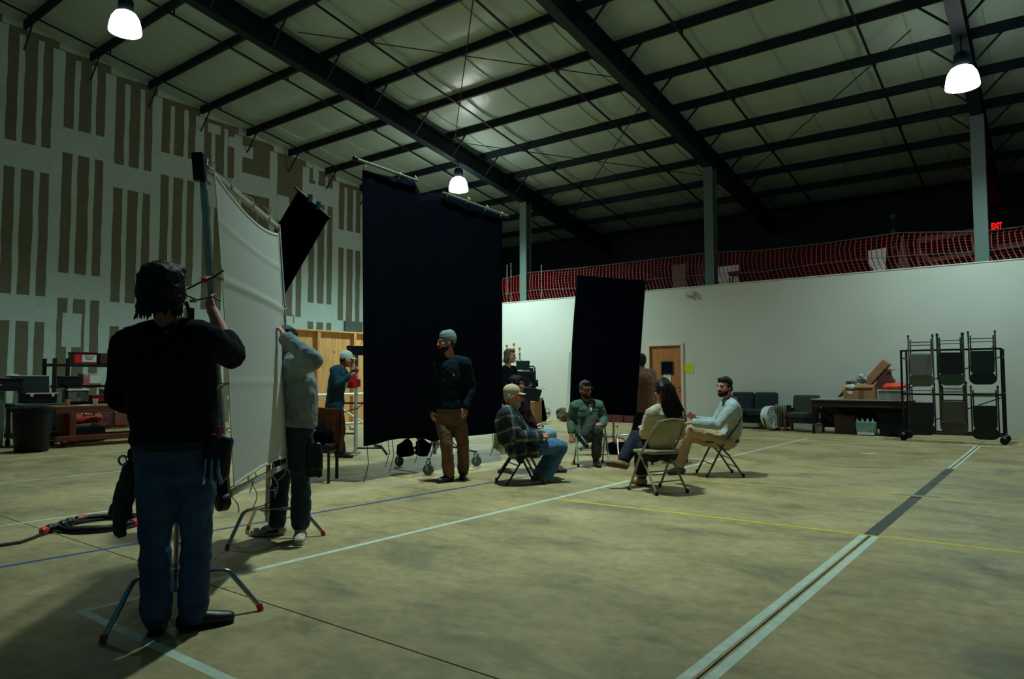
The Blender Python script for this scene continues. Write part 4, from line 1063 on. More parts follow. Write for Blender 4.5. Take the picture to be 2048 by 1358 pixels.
# ---------------- tall black backdrop
TOP = [(5.51, 3.71), (5.67, 3.70), (5.91, 3.72), (6.12, 3.74), (6.36, 3.76), (6.52, 3.58), (6.64, 3.66), (6.85, 3.70), (7.0, 3.70), (7.36, 3.69), (7.79, 3.66), (8.19, 3.63)]
BOT = [(5.57, 0.42), (5.75, 0.43), (5.95, 0.46), (6.15, 0.47), (6.41, 0.46), (6.59, 0.44), (6.74, 0.39), (6.87, 0.41), (7.11, 0.42), (7.47, 0.42), (7.85, 0.42), (8.17, 0.43)]
def pl(tab, u):
    s = u * (len(tab) - 1); i = min(int(s), len(tab) - 2); q = s - i
    return tab[i][0] + (tab[i + 1][0] - tab[i][0]) * q, tab[i][1] + (tab[i + 1][1] - tab[i][1]) * q
t = thing('black_backdrop', 'tall black cloth backdrop behind the walking man', 'backdrop', (-6.5, 6.85, 0.39))
def drop(u, v):
    y0, z0 = pl(BOT, u); y1, z1 = pl(TOP, u)
    return (-6.5 + 0.008 * math.sin(u * 21) * (1 - 0.5 * v) + 0.003 * math.sin(u * 63 + v * 3), y0 + (y1 - y0) * v, z0 + (z1 - z0) * v)
cl = obj('drape', G().grid(drop, 88, 30), DUVET, t, W=True, ang=3)
so_ = cl.modifiers.new('thick', 'SOLIDIFY'); so_.thickness = 0.004; so_.offset = 0
for y, z, ln in ((5.62, 0.42, 0.42), (5.95, 0.46, 0.3), (6.02, 0.46, 0.36), (6.45, 0.45, 0.28), (7.95, 0.42, 0.3), (8.0, 0.42, 0.24)):
    obj('tie_cord', G().tube([(-6.5, y, z + 0.02), (-6.49, y + 0.02, z - ln * 0.5), (-6.5, y - 0.03, max(0.02, z - ln)), (-6.48, y - 0.06, max(0.012, z - ln * 1.05))], 0.005, 5), mat('dark_cord', (40, 38, 34), 0.9), t, W=True)
for y in (5.52, 6.1, 6.36, 7.0, 7.4, 7.8, 8.15):
    u = min(range(len(TOP)), key=lambda i: abs(TOP[i][0] - y)); z = TOP[u][1]
    obj('top_tie', G().tube([(-6.5, y, z - 0.02), (-6.47, y, z + 0.06), (-6.44, y, z + 0.02)], 0.006, 6), ROPE, t, W=True)
def rolling_stand(label, c, a0, r, bag):
    t = thing('rolling_stand', label, 'stand', (c[0], c[1], 0))
    obj('post', G().tube([(0, 0, 0.2), (0, 0, 3.7)], 0.024, 10), STEEL, t)
    obj('hub', G().lathe([(0.03, 0.26), (0.06, 0.3), (0.06, 0.36), (0.035, 0.42)], n=12), STEEL, t)
    for k in range(3):
        a = a0 + 2 * PI * k / 3; d = V((math.cos(a), math.sin(a), 0))
        lg = obj('leg', G().bar(d * 0.04 + V((0, 0, 0.34)), d * r + V((0, 0, 0.2)), 0.04, 0.025), mat('grey_steel', (62, 58, 54), 0.5), t)
        obj('leg_brace', G().tube([d * 0.04 + V((0, 0, 0.5)), d * r * 0.6 + V((0, 0, 0.26))], 0.009, 6), STEEL, t)
        cs = obj('caster', G().lathe([(0.03, -0.02), (0.068, -0.02), (0.072, 0), (0.068, 0.02), (0.03, 0.02)], d * (r + 0.0) + V((0, 0, 0.073)), 16, Matrix.Rotation(PI / 2, 3, 'X') @ Matrix.Rotation(0.4 * k, 3, 'Y')), mat('grey_wheel', (72, 78, 72), 0.6), t)
        obj('caster_fork', G().box(d * r + V((0, 0.03, 0.12)), (0.03, 0.006, 0.12)).box(d * r + V((0, -0.03, 0.12)), (0.03, 0.006, 0.12)).box(d * r + V((0, 0, 0.18)), (0.05, 0.066, 0.012)), STEEL, cs)
    return t
rs = rolling_stand('steel rolling stand with three casters behind the middle of the backdrop', (-6.68, 6.96), math.atan2(-0.04, -0.66) + 0.05, 0.62, True)
GPIPE = mat('dull_grey_pipe', (112, 118, 112), 0.5, 0.2)
t = thing('crossbar', 'grey pipe carrying the left half of the backdrop', 'pipe', (-6.45, 5.9, 3.76))
obj('pipe', G().tube([(-6.45, 5.37, 3.79), (-6.45, 6.38, 3.755)], 0.017, 10), GPIPE, t, W=True)
obj('pipe_cap', G().ell((-6.45, 5.36, 3.79), 0.035), BLACK, t, W=True)
t = thing('crossbar', 'grey pipe carrying the right half of the backdrop', 'pipe', (-6.45, 7.4, 3.65))
obj('pipe', G().tube([(-6.45, 6.86, 3.70), (-6.45, 8.25, 3.64)], 0.017, 10), GPIPE, t, W=True)
obj('pipe_cap', G().ell((-6.45, 8.27, 3.64), 0.03), BLACK, t, W=True)
# sandbag on the stand
t = thing('sandbag', 'black sandbag slung over a leg of the rolling stand', 'sandbag', (-6.8, 6.8, 0.1))
for dy, s in ((-0.07, 1), (0.1, -1)):
    g = G().limb([(-6.85 + dy, 6.72 + dy, 0.22), (-6.85 + dy, 6.72 + dy, 0.3), (-6.85 + dy * 0.6, 6.72 + dy * 0.6, 0.38)], [0.13, 0.12, 0.06], [0.05, 0.055, 0.03], (0.79, 0.61, 0))
    organic('pouch', g, DUVET, t, 0.012, 3, 0.02, 0.1)
obj('strap', G().tube([(-6.95, 6.62, 0.36), (-6.85, 6.72, 0.46), (-6.75, 6.82, 0.36)], 0.014, 6), mat('dark_red_strap', (70, 36, 30), 0.8), t, W=True)

# ---------------- smaller flag on its stand
Q = [V((-6.19, 9.78, 2.9)), V((-5.31, 10.46, 2.81)), V((-5.51, 10.46, 0.6)), V((-6.37, 9.8, 0.66))]
t = thing('floppy_flag', 'smaller black floppy flag left of the wooden door', 'flag', (-5.85, 10.15, 0.6))
t0_flag = t
fq = (Q[1] - Q[0]).cross(Q[3] - Q[0]).normalized()
def flop(u, v): return lerp(lerp(Q[0], Q[1], u), lerp(Q[3], Q[2], u), v) + fq * (0.02 * math.sin(v * 5 + u * 3) * v + 0.012 * math.sin(u * 14) * v) - V((0.03 * math.sin(v * PI) * (1 - u), 0, 0))
fl = obj('flag_cloth', G().grid(flop, 16, 30), DUVET, t, W=True)
so_ = fl.modifiers.new('thick', 'SOLIDIFY'); so_.thickness = 0.004; so_.offset = 0
obj('wire_frame', G().tube([Q[0], Q[1], Q[2], Q[3]], 0.007, 8, closed=True), BLACK, t, W=True)
fs2 = c_stand('chrome stand with red-tipped legs holding the smaller flag', (-5.84, 10.3), math.atan2(-0.6, 0.45), 0.6, 2.3, 0.3)
obj('white_edge', G().bar(lerp(Q[0], Q[3], 0.56) - V((0.03, 0.03, 0)), lerp(Q[0], Q[3], 1.0) - V((0.03, 0.03, 0)), 0.045, 0.012, fq), mat('white_edge_strip', (236, 238, 232), 0.8), t0_flag, W=True)  # bright white strip along the lower left edge of the flag
t = thing('tool_bag', 'black tool bag with orange handles on the floor beneath the smaller flag', 'bag', (-5.62, 10.1, 0), 0.66)
organic('bag_body', G().limb([(-5.72, 10.03, 0.1), (-5.5, 10.18, 0.1)], [0.1, 0.1], [0.1, 0.1], (0, 0, 1)).box((-5.61, 10.1, 0.07), (0.3, 0.16, 0.13), rz=0.6), DUVET, t, 0.012, 3, 0.02, 0.1)
for s in (-1, 1):
    obj('handle', G().tube(arc((-5.61 + s * 0.03, 10.1 - s * 0.05, 0.18), 0.085, 0, PI, 8, (0.8, 0.6, 0), (0, 0, 1)), 0.011, 6), mat('orange_webbing', (150, 70, 44), 0.8), t, W=True)

# ---------------- film camera on its dolly
bk = mat('camera_black', (16, 20, 24), 0.4); CB = V((-6.92, 9.36, 0)); cr_ = V((0.79, 0.61, 0)).normalized(); cf_ = V((-0.61, 0.79, 0)).normalized(); cz = V((0, 0, 1))
Rc = Matrix((cr_, cf_, cz)).transposed()
def cp(x, y, z): return CB + cr_ * x + cf_ * y + cz * z
t = thing('film_camera', 'black film camera with a matte box and top handle beside the long-haired operator', 'camera', (CB.x, CB.y, 0.85))
obj('film_magazine', G().box(cp(-0.06, 0, 1.43), (0.22, 0.16, 0.15), Rc), mat('dark_green_black', (20, 34, 36), 0.5), t, W=True, bev=0.01)
obj('camera_body', G().box(cp(0.0, 0, 1.2), (0.3, 0.2, 0.28), Rc), bk, t, W=True, bev=0.014)
obj('lens', G().lathe([(0.05, 0), (0.055, 0.04), (0.062, 0.05), (0.062, 0.06)], cp(0.13, 0, 1.14), 16, Rc @ Matrix.Rotation(PI / 2, 3, 'Y')), BLKPL, t, W=True)
g = G()
for a, b in ((0.1, 0.22), (0.12, 0.0)):
    pass
mb = [cp(-0.1, -0.13, 0.88), cp(-0.1, 0.13, 0.88), cp(-0.1, 0.13, 1.1), cp(-0.1, -0.13, 1.1), cp(0.19, -0.17, 0.84), cp(0.19, 0.17, 0.84), cp(0.25, 0.17, 1.03), cp(0.25, -0.17, 1.03)]
obj('matte_box', G().add(mb, [(0, 1, 2, 3), (0, 4, 5, 1), (1, 5, 6, 2), (2, 6, 7, 3), (3, 7, 4, 0), (4, 7, 6, 5)]), bk, t, W=True, bev=0.006)
obj('top_flap', G().bar(cp(0.24, 0, 1.06), cp(0.3, 0, 1.04), 0.3, 0.006), bk, t, W=True)
obj('top_handle', G().tube([cp(0.04, 0, 1.41), cp(0.11, 0, 1.415), cp(0.135, 0, 1.39), cp(0.135, 0, 1.3), cp(0.12, 0, 1.24)], 0.012, 8), BLKPL, t, W=True)
g = G().box(cp(0.08, -0.02, 1.36), (0.06, 0.05, 0.05), Rc).box(cp(0.06, 0.05, 1.29), (0.1, 0.04, 0.05), Rc).tube([cp(0.02, -0.11, 1.3), cp(0.1, -0.13, 1.24), cp(0.12, -0.11, 1.18)], 0.006, 6)
obj('fittings', g, BLKPL, t, W=True)
obj('focus_knob', G().lathe([(0.03, 0), (0.034, 0.01), (0.034, 0.03), (0.02, 0.035)], cp(0.06, -0.1, 1.12), 14, Rc @ Matrix.Rotation(PI / 2, 3, 'X')), CHROME, t, W=True)
t = thing('camera_dolly', 'black camera dolly under the film camera behind the seated people', 'dolly', (CB.x, CB.y, 0))
obj('column', G().tube([cp(0, 0, 0.12), cp(0, 0, 1.06)], 0.06, 12), bk, t, W=True)
obj('head_plate', G().box(cp(0, 0, 1.06), (0.28, 0.2, 0.03), Rc), bk, t, W=True)
obj('platform', G().box(cp(-0.06, 0.5, 0.115), (0.6, 1.1, 0.05), Rc), bk, t, W=True, bev=0.01)
for x in (-0.26, 0.2):
    for y in (0.05, 0.95):
        obj('wheel', G().lathe([(0.02, -0.03), (0.075, -0.03), (0.08, 0), (0.075, 0.03), (0.02, 0.03)], cp(x, y, 0.081), 14, Rc @ Matrix.Rotation(PI / 2, 3, 'X')), RUBBER, t, W=True)

# ---------------- monitor post by the white-capped operator
t = thing('monitor_stand', 'tall steel post with rung arms in front of the white-capped operator', 'stand', (-8.86, 7.43, 0))
mp0 = V((-8.86, 7.43, 0))
obj('post', G().tube([mp0 + V((0, 0, 0.03)), mp0 + V((0, 0, 1.66))], 0.03, 10), STEEL, t, W=True)
mr = V((0.79, 0.61, 0))
for z, a, b in ((0.12, 0.0, 0.42), (0.83, -0.4, 0.42), (0.35, -0.3, 0.0)):
    obj('rung', G().tube([mp0 + mr * a + V((0, 0, z)), mp0 + mr * b + V((0, 0, z))], 0.014, 8), BLACK, t, W=True)
obj('leg', G().tube([mp0 + mr * 0.3 + V((0, 0, 0.16)), mp0 + mr * 0.42 + V((0.0, -0.02, 0.15)), mp0 + mr * 0.52 + V((0.03, -0.05, 0.02))], 0.02, 8), BLACK, t, W=True)
obj('leg', G().tube([mp0 + V((0, 0, 0.06)), mp0 - mr * 0.3 + V((0.05, -0.08, 0.016))], 0.014, 8), CHROME, t, W=True)
obj('leg', G().tube([mp0 + V((0, 0, 0.06)), mp0 + V((-0.3, 0.35, 0.016))], 0.014, 8), CHROME, t, W=True)
obj('hook', G().tube([mp0 + V((0, 0, 0.42)), mp0 - mr * 0.09 + V((0, 0, 0.42)), mp0 - mr * 0.1 + V((0, 0, 0.47))], 0.01, 6), BLACK, t, W=True)
t = thing('video_monitor', 'black video monitor with aerials on the post before the white cap', 'monitor', (-9.12, 7.57, 1.6))
m0 = V((-8.78, 7.42, 1.66))
obj('monitor_body', G().box(m0, (0.24, 0.12, 0.15), Rc), BLKPL, t, W=True, bev=0.01)
obj('monitor_hood', G().box(m0 + mr * -0.14 + V((0, 0, 0.02)), (0.1, 0.14, 0.12), Rc), BLACK, t, W=True, bev=0.01)
for q in (0.02, 0.08):
    obj('aerial', G().tube([m0 + mr * q + V((0, 0, 0.09)), m0 + mr * (q + 0.06) + V((0, 0, 0.24))], 0.005, 5), BLACK, t, W=True)
obj('port_panel', G().box(m0 + mr * 0.09 + V((0.03, -0.045, 0.0)), (0.07, 0.012, 0.1), Rc), mat('grey_panel2', (70, 84, 90), 0.4), t, W=True)
t = thing('battery_case', 'red battery case strapped to the post by the white-capped operator', 'case', (-9.2, 7.4, 1.15))
b0_ = V((-8.71, 7.24, 1.17))
obj('case_body', G().box(b0_, (0.13, 0.09, 0.2), Rc), REDPL, t, W=True, bev=0.012)
obj('case_front', G().box(b0_ + mr * 0.085 + V((0, 0, -0.02)), (0.06, 0.07, 0.12), Rc), mat('dark_red_plastic', (120, 22, 26), 0.5), t, W=True, bev=0.008)
obj('case_label', G().box(b0_ - mr * 0.1 + V((0.01, -0.02, -0.05)), (0.07, 0.05, 0.09), Rc), mat('grey_label', (126, 134, 128), 0.6), t, W=True)
obj('cable', G().tube([mp0 + mr * 0.3 + V((0, -0.02, 1.1)), mp0 + mr * 0.22 + V((0, -0.03, 0.9)), mp0 + mr * 0.05 + V((0, -0.03, 0.75)), mp0 - mr * 0.2 + V((0, -0.03, 0.68))], 0.007, 6), BLACK, t, W=True)

# ---------------- chair draped with a brown jacket
t = thing('stacking_chair', 'black chair with a brown jacket over its back, behind the hoodie wearer', 'chair', (-7.05, 5.31, 0), heading((0.62, -0.78)))
for x in (-0.2, 0.2):
    for y, tz in ((-0.2, 0.84), (0.2, 0.43)):
        obj('leg', G().bar((x * 1.02, y * 1.05, 0.0), (x, y, tz), 0.028, 0.028), BLACK, t)
for a, b in (((-0.2, 0.2), (0.2, 0.2)), ((-0.2, -0.2), (0.2, -0.2)), ((-0.2, -0.2), (-0.2, 0.2)), ((0.2, -0.2), (0.2, 0.2))):
    obj('rail', G().bar((a[0], a[1], 0.36), (b[0], b[1], 0.36), 0.022, 0.022), BLACK, t)
obj('seat', G().box((0, 0, 0.435), (0.43, 0.43, 0.045)), BLACK, t, bev=0.015)
obj('backrest', G().box((0, -0.205, 0.72), (0.42, 0.03, 0.22)), BLACK, t, bev=0.01)
def jk(u, v):
    a = (v - 0.5) * 2; w_ = 0.25 + 0.02 * math.sin(v * 7)
    x = (u - 0.5) * 2 * w_; s = abs(a)
    fold = 0.016 * math.sin(u * 17 + v * 4) * s + 0.01 * math.sin(u * 37 + 2 * v)
    if s < 0.08: return (x, -0.205 + a * 0.3, 0.86 - 0.02 * abs(x) / 0.25 + fold * 0.4)
    L2 = (s - 0.08) * (0.42 if a > 0 else 0.55)
    return (x * (1 - 0.25 * s * (a > 0) * (x > 0)), -0.205 + math.copysign(0.03 + 0.03 * s, a) + fold, 0.86 - L2 - 0.02 * abs(x) / 0.25 - 0.05 * s * math.sin(u * 5))
jo = tag(obj('jacket', G().add([TM['stacking_chair'] @ p for p in [V(q) for q in G().grid(jk, 36, 44).v]], G().grid(jk, 36, 44).f), mat('brown_canvas_jacket', (140, 84, 58), 0.9, n=0.25, s=6, b=0.5, bs=18)), 'brown canvas jacket draped over the chair behind the hoodie wearer', 'jacket')
so_ = jo.modifiers.new('thick', 'SOLIDIFY'); so_.thickness = 0.006; so_.offset = 0
t = thing('gear_bag', 'black equipment bag with straps on the seat of the draped chair', 'bag', (-7.0, 5.2, 0.46))
organic('bag_body', G().limb([(-7.16, 5.1, 0.55), (-6.86, 5.33, 0.54)], [0.09, 0.08], [0.12, 0.11], (0, 0, 1)).box((-7.0, 5.2, 0.53), (0.4, 0.24, 0.14), rz=0.66), DUVET, t, 0.012, 3, 0.03, 0.08)
for q in range(3):
    p = V((-7.12 + q * 0.11, 5.0 + q * 0.085, 0.5))
    obj('strap', G().tube([p + V((0, 0.02, 0.12)), p + V((0.02, -0.06, 0.06)), p + V((0.02, -0.05, -0.06)), p + V((0.06, 0.03, -0.16))], 0.012, 6), BLACK, t, W=True)
    obj('buckle', G().box(p + V((0.03, -0.055, 0.06)), (0.03, 0.012, 0.022), rz=0.6), CHROME, t, W=True)

# ---------------- on the big man's belt
t = thing('tool_pouch', 'black tool pouch with pliers on the belt of the man in black', 'pouch', (-3.12, 1.72, 0.72))
pp0 = FJ['h1'] + V((0.13, 0.03, 0.0))
organic('pouch_body', G().limb([pp0 + V((0.02, 0.0, -0.06)), pp0 + V((0.02, 0, 0.1))], [0.055, 0.075], [0.035, 0.04], (0.8, 0.6, 0)), BOOT, t, 0.009, 3, 0.012, 0.06)
for q in (-0.03, 0.0, 0.03):
    d = V((0.79, 0.61, 0)) * q
    obj('pliers', G().tube([pp0 + d + V((0.035, -0.035, 0.02)), pp0 + d + V((0.055, -0.05, -0.04)), pp0 + d * 1.5 + V((0.06, -0.05, -0.09))], 0.009, 6), CHROME, t, W=True)
for q in (-0.045, 0.03):
    d = V((0.79, 0.61, 0)) * q
    obj('red_handle', G().tube([pp0 + d + V((0.02, -0.03, 0.1)), pp0 + d + V((0.02, -0.03, 0.17))], 0.012, 8), REDPL, t, W=True)
t = thing('work_gloves', 'pair of leather work gloves clipped at the left hip of the man in black', 'gloves', (-3.62, 1.58, 0.5))
GL = mat('worn_glove_leather', (44, 46, 42), 0.8, n=0.4, s=12)
gp0 = V((-3.55, 1.60, 0.8))
obj('clip', G().tube([gp0 + V((0.05, 0.03, 0.12)), gp0 + V((0.0, 0, 0.06)), gp0 + V((-0.02, 0, -0.02))], 0.014, 8), BLACK, t, W=True)
for q, (dx, dz) in enumerate(((0.0, 0.0), (-0.035, -0.09))):
    c = gp0 + V((dx, -0.01 * q, dz))
    g = G().limb([c + V((0, 0, -0.01)), c + V((-0.02, 0, -0.1)), c + V((-0.035, 0, -0.18))], [0.04, 0.052, 0.048], [0.026, 0.03, 0.02], (1, 0.4, 0))
    for k in range(4):
        o_ = V((0.8, 0.3, 0)) * (k - 1.5) * 0.021
        g.limb([c + V((-0.03, 0, -0.16)) + o_, c + V((-0.04, 0, -0.22)) + o_, c + V((-0.05, 0.01, -0.27 + 0.008 * abs(k - 1.5))) + o_], [0.013, 0.0125, 0.01])
    g.limb([c + V((-0.04, 0, -0.08)), c + V((-0.1, -0.01, -0.13)), c + V((-0.12, -0.01, -0.16))], [0.018, 0.016, 0.012])
    organic('glove', g, GL, t, 0.008, 2, 0.01, 0.05)
obj('carabiner', G().tube(arc(gp0 + V((0.01, -0.04, 0.02)), 0.022, 0, 2 * PI * 0.95, 10, (0.8, 0.5, 0), (0, 0, 1)), 0.006, 6), CHROME, t, W=True)
t = thing('work_gloves', 'black gloves hanging from the waist of the hoodie wearer', 'gloves', (-4.5, 3.25, 0.5))
for q in (0, 1):
    c = HJ['h0'] + V((0.1 + q * 0.04, 0.02 + q * 0.03, -0.08))
    g = G().limb([c, c + V((0.01, 0, -0.1)), c + V((0.015, 0, -0.17))], [0.036, 0.046, 0.042], [0.025, 0.026, 0.02], (1, 0.6, 0))
    for k in range(4):
        o_ = V((0.8, 0.5, 0)) * (k - 1.5) * 0.019
        g.limb([c + V((0.015, 0, -0.15)) + o_, c + V((0.018, 0, -0.24 + 0.008 * abs(k - 1.5))) + o_], [0.012, 0.009])
    organic('glove', g, BOOT, t, 0.008, 2, 0.01, 0.05)
obj('clip', G().tube([HJ['h0'] + V((0.08, 0.02, 0.0)), HJ['h0'] + V((0.12, 0.03, -0.06))], 0.01, 6), CHROME, t, W=True)

# ---------------- cables on the floor at left
CAB = mat('black_cable', (12, 14, 16), 0.6)
t = thing('cable_coil', 'black cable coiled flat on the floor at left with red tape', 'cable', (-6.3, 2.62, 0))
rc = random.Random(2)
for k in range(6):
    n = 30; r0 = 0.3 - 0.022 * (k % 3); z = 0.012 + 0.018 * (k // 3 + (k % 2) * 0.6)
    obj('cable_loop', G().tube([V((-6.3 + (r0 + rc.uniform(-0.008, 0.008)) * math.cos(a * 2 * PI / n), 2.62 + (r0 + rc.uniform(-0.008, 0.008)) * math.sin(a * 2 * PI / n), z + 0.004 * math.sin(a))) for a in range(n)], 0.0115, 6, closed=True), CAB, t, W=True)
for a in (3.3, 0.6):
    obj('red_tape', G().lathe([(0.03, -0.04), (0.034, -0.03), (0.034, 0.03), (0.03, 0.04)], (-6.3 + 0.285 * math.cos(a), 2.62 + 0.285 * math.sin(a), 0.034), 10, RZ(a) @ Matrix.Rotation(PI / 2, 3, 'X')), REDPL, t, W=True)
t = thing('power_cable', 'black power cable with plugs running to the coil at left', 'cable', (-6.3, 2.1, 0))
obj('cable', G().tube([(-6.2, 1.2, 0.013), (-6.12, 1.6, 0.013), (-6.1, 1.98, 0.013), (-6.2, 2.1, 0.013), (-6.29, 2.2, 0.022), (-6.4, 2.33, 0.03), (-6.5, 2.48, 0.03), (-6.55, 2.58, 0.02)], 0.0115, 8), CAB, t, W=True)
for (x, y), r_, m in (((-6.29, 2.2), 0.028, REDPL), ((-6.34, 2.26), 0.034, BLKPL), ((-6.39, 2.32), 0.026, BLKPL), ((-6.435, 2.385), 0.034, BLKPL), ((-6.48, 2.45), 0.036, BLKPL)):
    obj('plug', G().lathe([(r_ * 0.7, -0.035), (r_, -0.02), (r_, 0.02), (r_ * 0.7, 0.035)], (x, y, 0.037), 10, RZ(0.62) @ Matrix.Rotation(PI / 2, 3, 'X')), m, t, W=True)
obj('loose_end', G().tube([(-6.36, 2.24, 0.03), (-6.25, 2.3, 0.012), (-6.24, 2.42, 0.012), (-6.36, 2.5, 0.012)], 0.008, 6), CAB, t, W=True)

# ---------------- left: wooden bench, trash can, case cart, rack
t = thing('work_table', 'long brown wooden rolling table at left with paper cups on top', 'table', (-14.45, 6.3, 0))
BX0, BX1, BY0, BY1 = -14.73, -14.1, 5.03, 7.6
obj('table_top', G().box(((BX0 + BX1) / 2, (BY0 + BY1) / 2, 0.725), (BX1 - BX0, BY1 - BY0, 0.03)), mat('worn_wood_top', (126, 92, 56), 0.6, n=0.25, s=6), t, W=True, bev=0.004)
for x in (BX0 + 0.05, BX1 - 0.02):
    obj('apron', G().box((x, (BY0 + BY1) / 2, 0.66), (0.035, BY1 - BY0 - 0.04, 0.1)), WOODR, t, W=True)
    obj('base_rail', G().box((x, (BY0 + BY1) / 2 + 0.02, 0.155), (0.09, BY1 - BY0 - 0.02, 0.09)), WOODR, t, W=True, bev=0.006)
    for y in (BY0 + 0.3, BY1 - 0.3):
        obj('leg', G().box((x, y, 0.41), (0.08, 0.1, 0.44)), WOODR, t, W=True, bev=0.005)
for y in (BY0 + 0.3, BY1 - 0.3):
    obj('end_rail', G().box(((BX0 + BX1) / 2, y, 0.155), (BX1 - BX0, 0.09, 0.08)), WOODR, t, W=True)
    for x in (BX0 + 0.06, BX1 - 0.03):
        obj('caster', G().lathe([(0.015, -0.018), (0.05, -0.018), (0.05, 0.018), (0.015, 0.018)], (x, y - 0.12, 0.051), 12, Matrix.Rotation(PI / 2, 3, 'X')), RUBBER, t, W=True)
        obj('caster_plate', G().box((x, y - 0.12, 0.105), (0.07, 0.07, 0.016)), STEEL, t, W=True)
def cup(x, y, z, lab, m=PAPER):
    tag(obj('paper_cup', G().lathe([(0.03, 0), (0.045, 0.11), (0.047, 0.112), (0.043, 0.11), (0.029, 0.006)], (x, y, z), 14, caps=False), m), lab, 'cup', 'paper cups on the wooden table')
cup(-14.2, 5.27, 0.741, 'cream paper cup nearest the left end of the wooden table', mat('cream_paper', (190, 170, 126), 0.8)); cup(-14.25, 5.76, 0.741, 'white paper cup beside the sheet of paper on the wooden table')
tag(obj('paper_sheet', G().box((-14.3, 5.6, 0.743), (0.21, 0.3, 0.003), rz=0.2), PAPER), 'white sheet of paper lying on the wooden table', 'paper')
tag(obj('crumpled_bag', G().ell((-14.35, 6.42, 0.8), (0.1, 0.14, 0.055), RZ(0.3) @ Matrix.Rotation(0.45, 3, 'X')), mat('white_bag', (200, 204, 196), 0.7, n=0.2, s=30, b=0.6, bs=30)), 'crumpled white bag on the wooden table behind the man in black', 'bag')
tag(obj('tool_roll', G().limb([(-14.4, 6.05, 0.765), (-14.32, 6.3, 0.765)], [0.026, 0.026]), mat('blue_cloth', (40, 66, 120), 0.8)), 'small blue roll on the wooden table', 'roll')

t = thing('trash_can', 'dark plastic trash can standing in front of the case cart at left', 'trash can', (-13.82, 4.6, 0))
BIN = mat('dark_bin_plastic', (5, 11, 17), 0.55, spec=0.3)
obj('bin', G().lathe([(0.235, 0.0), (0.25, 0.03), (0.285, 0.66), (0.31, 0.68), (0.315, 0.74), (0.295, 0.74), (0.27, 0.66), (0.23, 0.04)], (-13.82, 4.6, 0), 24, caps=False), BIN, t, W=True)
obj('bin_base', G().lathe([(0.232, 0.02), (0.232, 0.035)], (-13.82, 4.6, 0), 24), BIN, t, W=True)
obj('liner', G().tube([(-13.82 + 0.312 * math.cos(a * 0.2618), 4.6 + 0.312 * math.sin(a * 0.2618), 0.735 + 0.012 * math.sin(a * 3.1)) for a in range(24)], 0.014, 6, closed=True), mat('black_liner', (18, 22, 28), 0.25), t, W=True)

t = thing('utility_cart', 'grey two-shelf cart at the left edge carrying the open case', 'cart', (-15.0, 5.05, 0))
CG = mat('grey_cart_plastic', (62, 80, 78), 0.5)
for z in (0.74, 0.2):
    obj('shelf', G().box((-15.0, 5.05, z), (0.5, 0.85, 0.09)), CG, t, W=True, bev=0.015)
for x in (-15.22, -14.78):
    for y in (4.68, 5.42):
        obj('post', G().box((x, y, 0.46), (0.06, 0.06, 0.56)), CG, t, W=True)
        obj('caster', G().lathe([(0.015, -0.02), (0.07, -0.02), (0.07, 0.02), (0.015, 0.02)], (x, y, 0.071), 12, Matrix.Rotation(PI / 2, 3, 'X')), RUBBER, t, W=True)
        obj('caster_fork', G().box((x, y, 0.14), (0.04, 0.05, 0.07)), STEEL, t, W=True)
t = thing('equipment_case', 'black case with open lid and bright metal edging on the grey cart', 'case', (-14.95, 5.05, 0.79), 0)
ED = mat('bright_aluminium', (214, 218, 212), 0.3, 0.1)
obj('case_base', G().box((-14.95, 5.05, 0.875), (0.4, 0.5, 0.17)), BLACK, t, W=True, bev=0.008)
obj('case_lid', G().box((-15.17, 5.05, 1.12), (0.06, 0.5, 0.32), Matrix.Rotation(-0.12, 3, 'Y')), mat('dark_foam', (20, 32, 34), 0.9), t, W=True, bev=0.006)
g = G()
for a, b in (((-14.74, 4.79, 0.965), (-14.74, 5.31, 0.965)), ((-15.18, 4.79, 1.285), (-15.18, 5.31, 1.285))):
    g.bar(a, b, 0.022, 0.022)
for y in (4.79, 5.31):
    g.bar((-15.15, y, 0.97), (-15.18, y, 1.285), 0.014, 0.014)
obj('metal_edging', g, ED, t, W=True)
for y in (4.88, 5.22):
    obj('latch', G().box((-14.735, y, 0.93), (0.014, 0.05, 0.05)), ED, t, W=True, bev=0.004)
t = thing('storage_cabinet', 'pale grey cabinet under a dark box at the far left edge', 'cabinet', (-15.2, 4.3, 0))
obj('cabinet_body', G().box((-15.3, 4.25, 0.5), (0.5, 0.62, 1.0)), mat('pale_grey_enamel', (92, 108, 104), 0.5), t, W=True, bev=0.01)
obj('cabinet_door', G().box((-15.045, 4.25, 0.5), (0.012, 0.56, 0.9)), mat('pale_grey_enamel', (92, 108, 104), 0.5), t, W=True, bev=0.004)
obj('cabinet_pull', G().bar((-15.03, 4.46, 0.55), (-15.03, 4.46, 0.7), 0.015, 0.02), CHROME, t, W=True)
t = thing('equipment_box', 'long dark equipment box on the pale cabinet at the far left', 'box', (-15.2, 4.35, 1.0))
obj('box_body', G().box((-15.25, 4.38, 1.11), (0.5, 0.9, 0.2)), BLACK, t, W=True, bev=0.01)
obj('box_lid', G().box((-15.25, 4.38, 1.23), (0.52, 0.92, 0.04)), BLKPL, t, W=True, bev=0.008)
obj('box_handle', G().tube([(-14.99, 4.3, 1.12), (-14.96, 4.33, 1.12), (-14.96, 4.45, 1.12), (-14.99, 4.48, 1.12)], 0.01, 6), STEEL, t, W=True)
tag(obj('white_rag', G().ell((-15.2, 4.72, 1.285), (0.1, 0.13, 0.035), RZ(0.5)), mat('white_rag_cloth', (150, 160, 150), 0.9, n=0.2, s=20, b=0.5, bs=25)), 'small white rag on top of the dark equipment box', 'cloth')

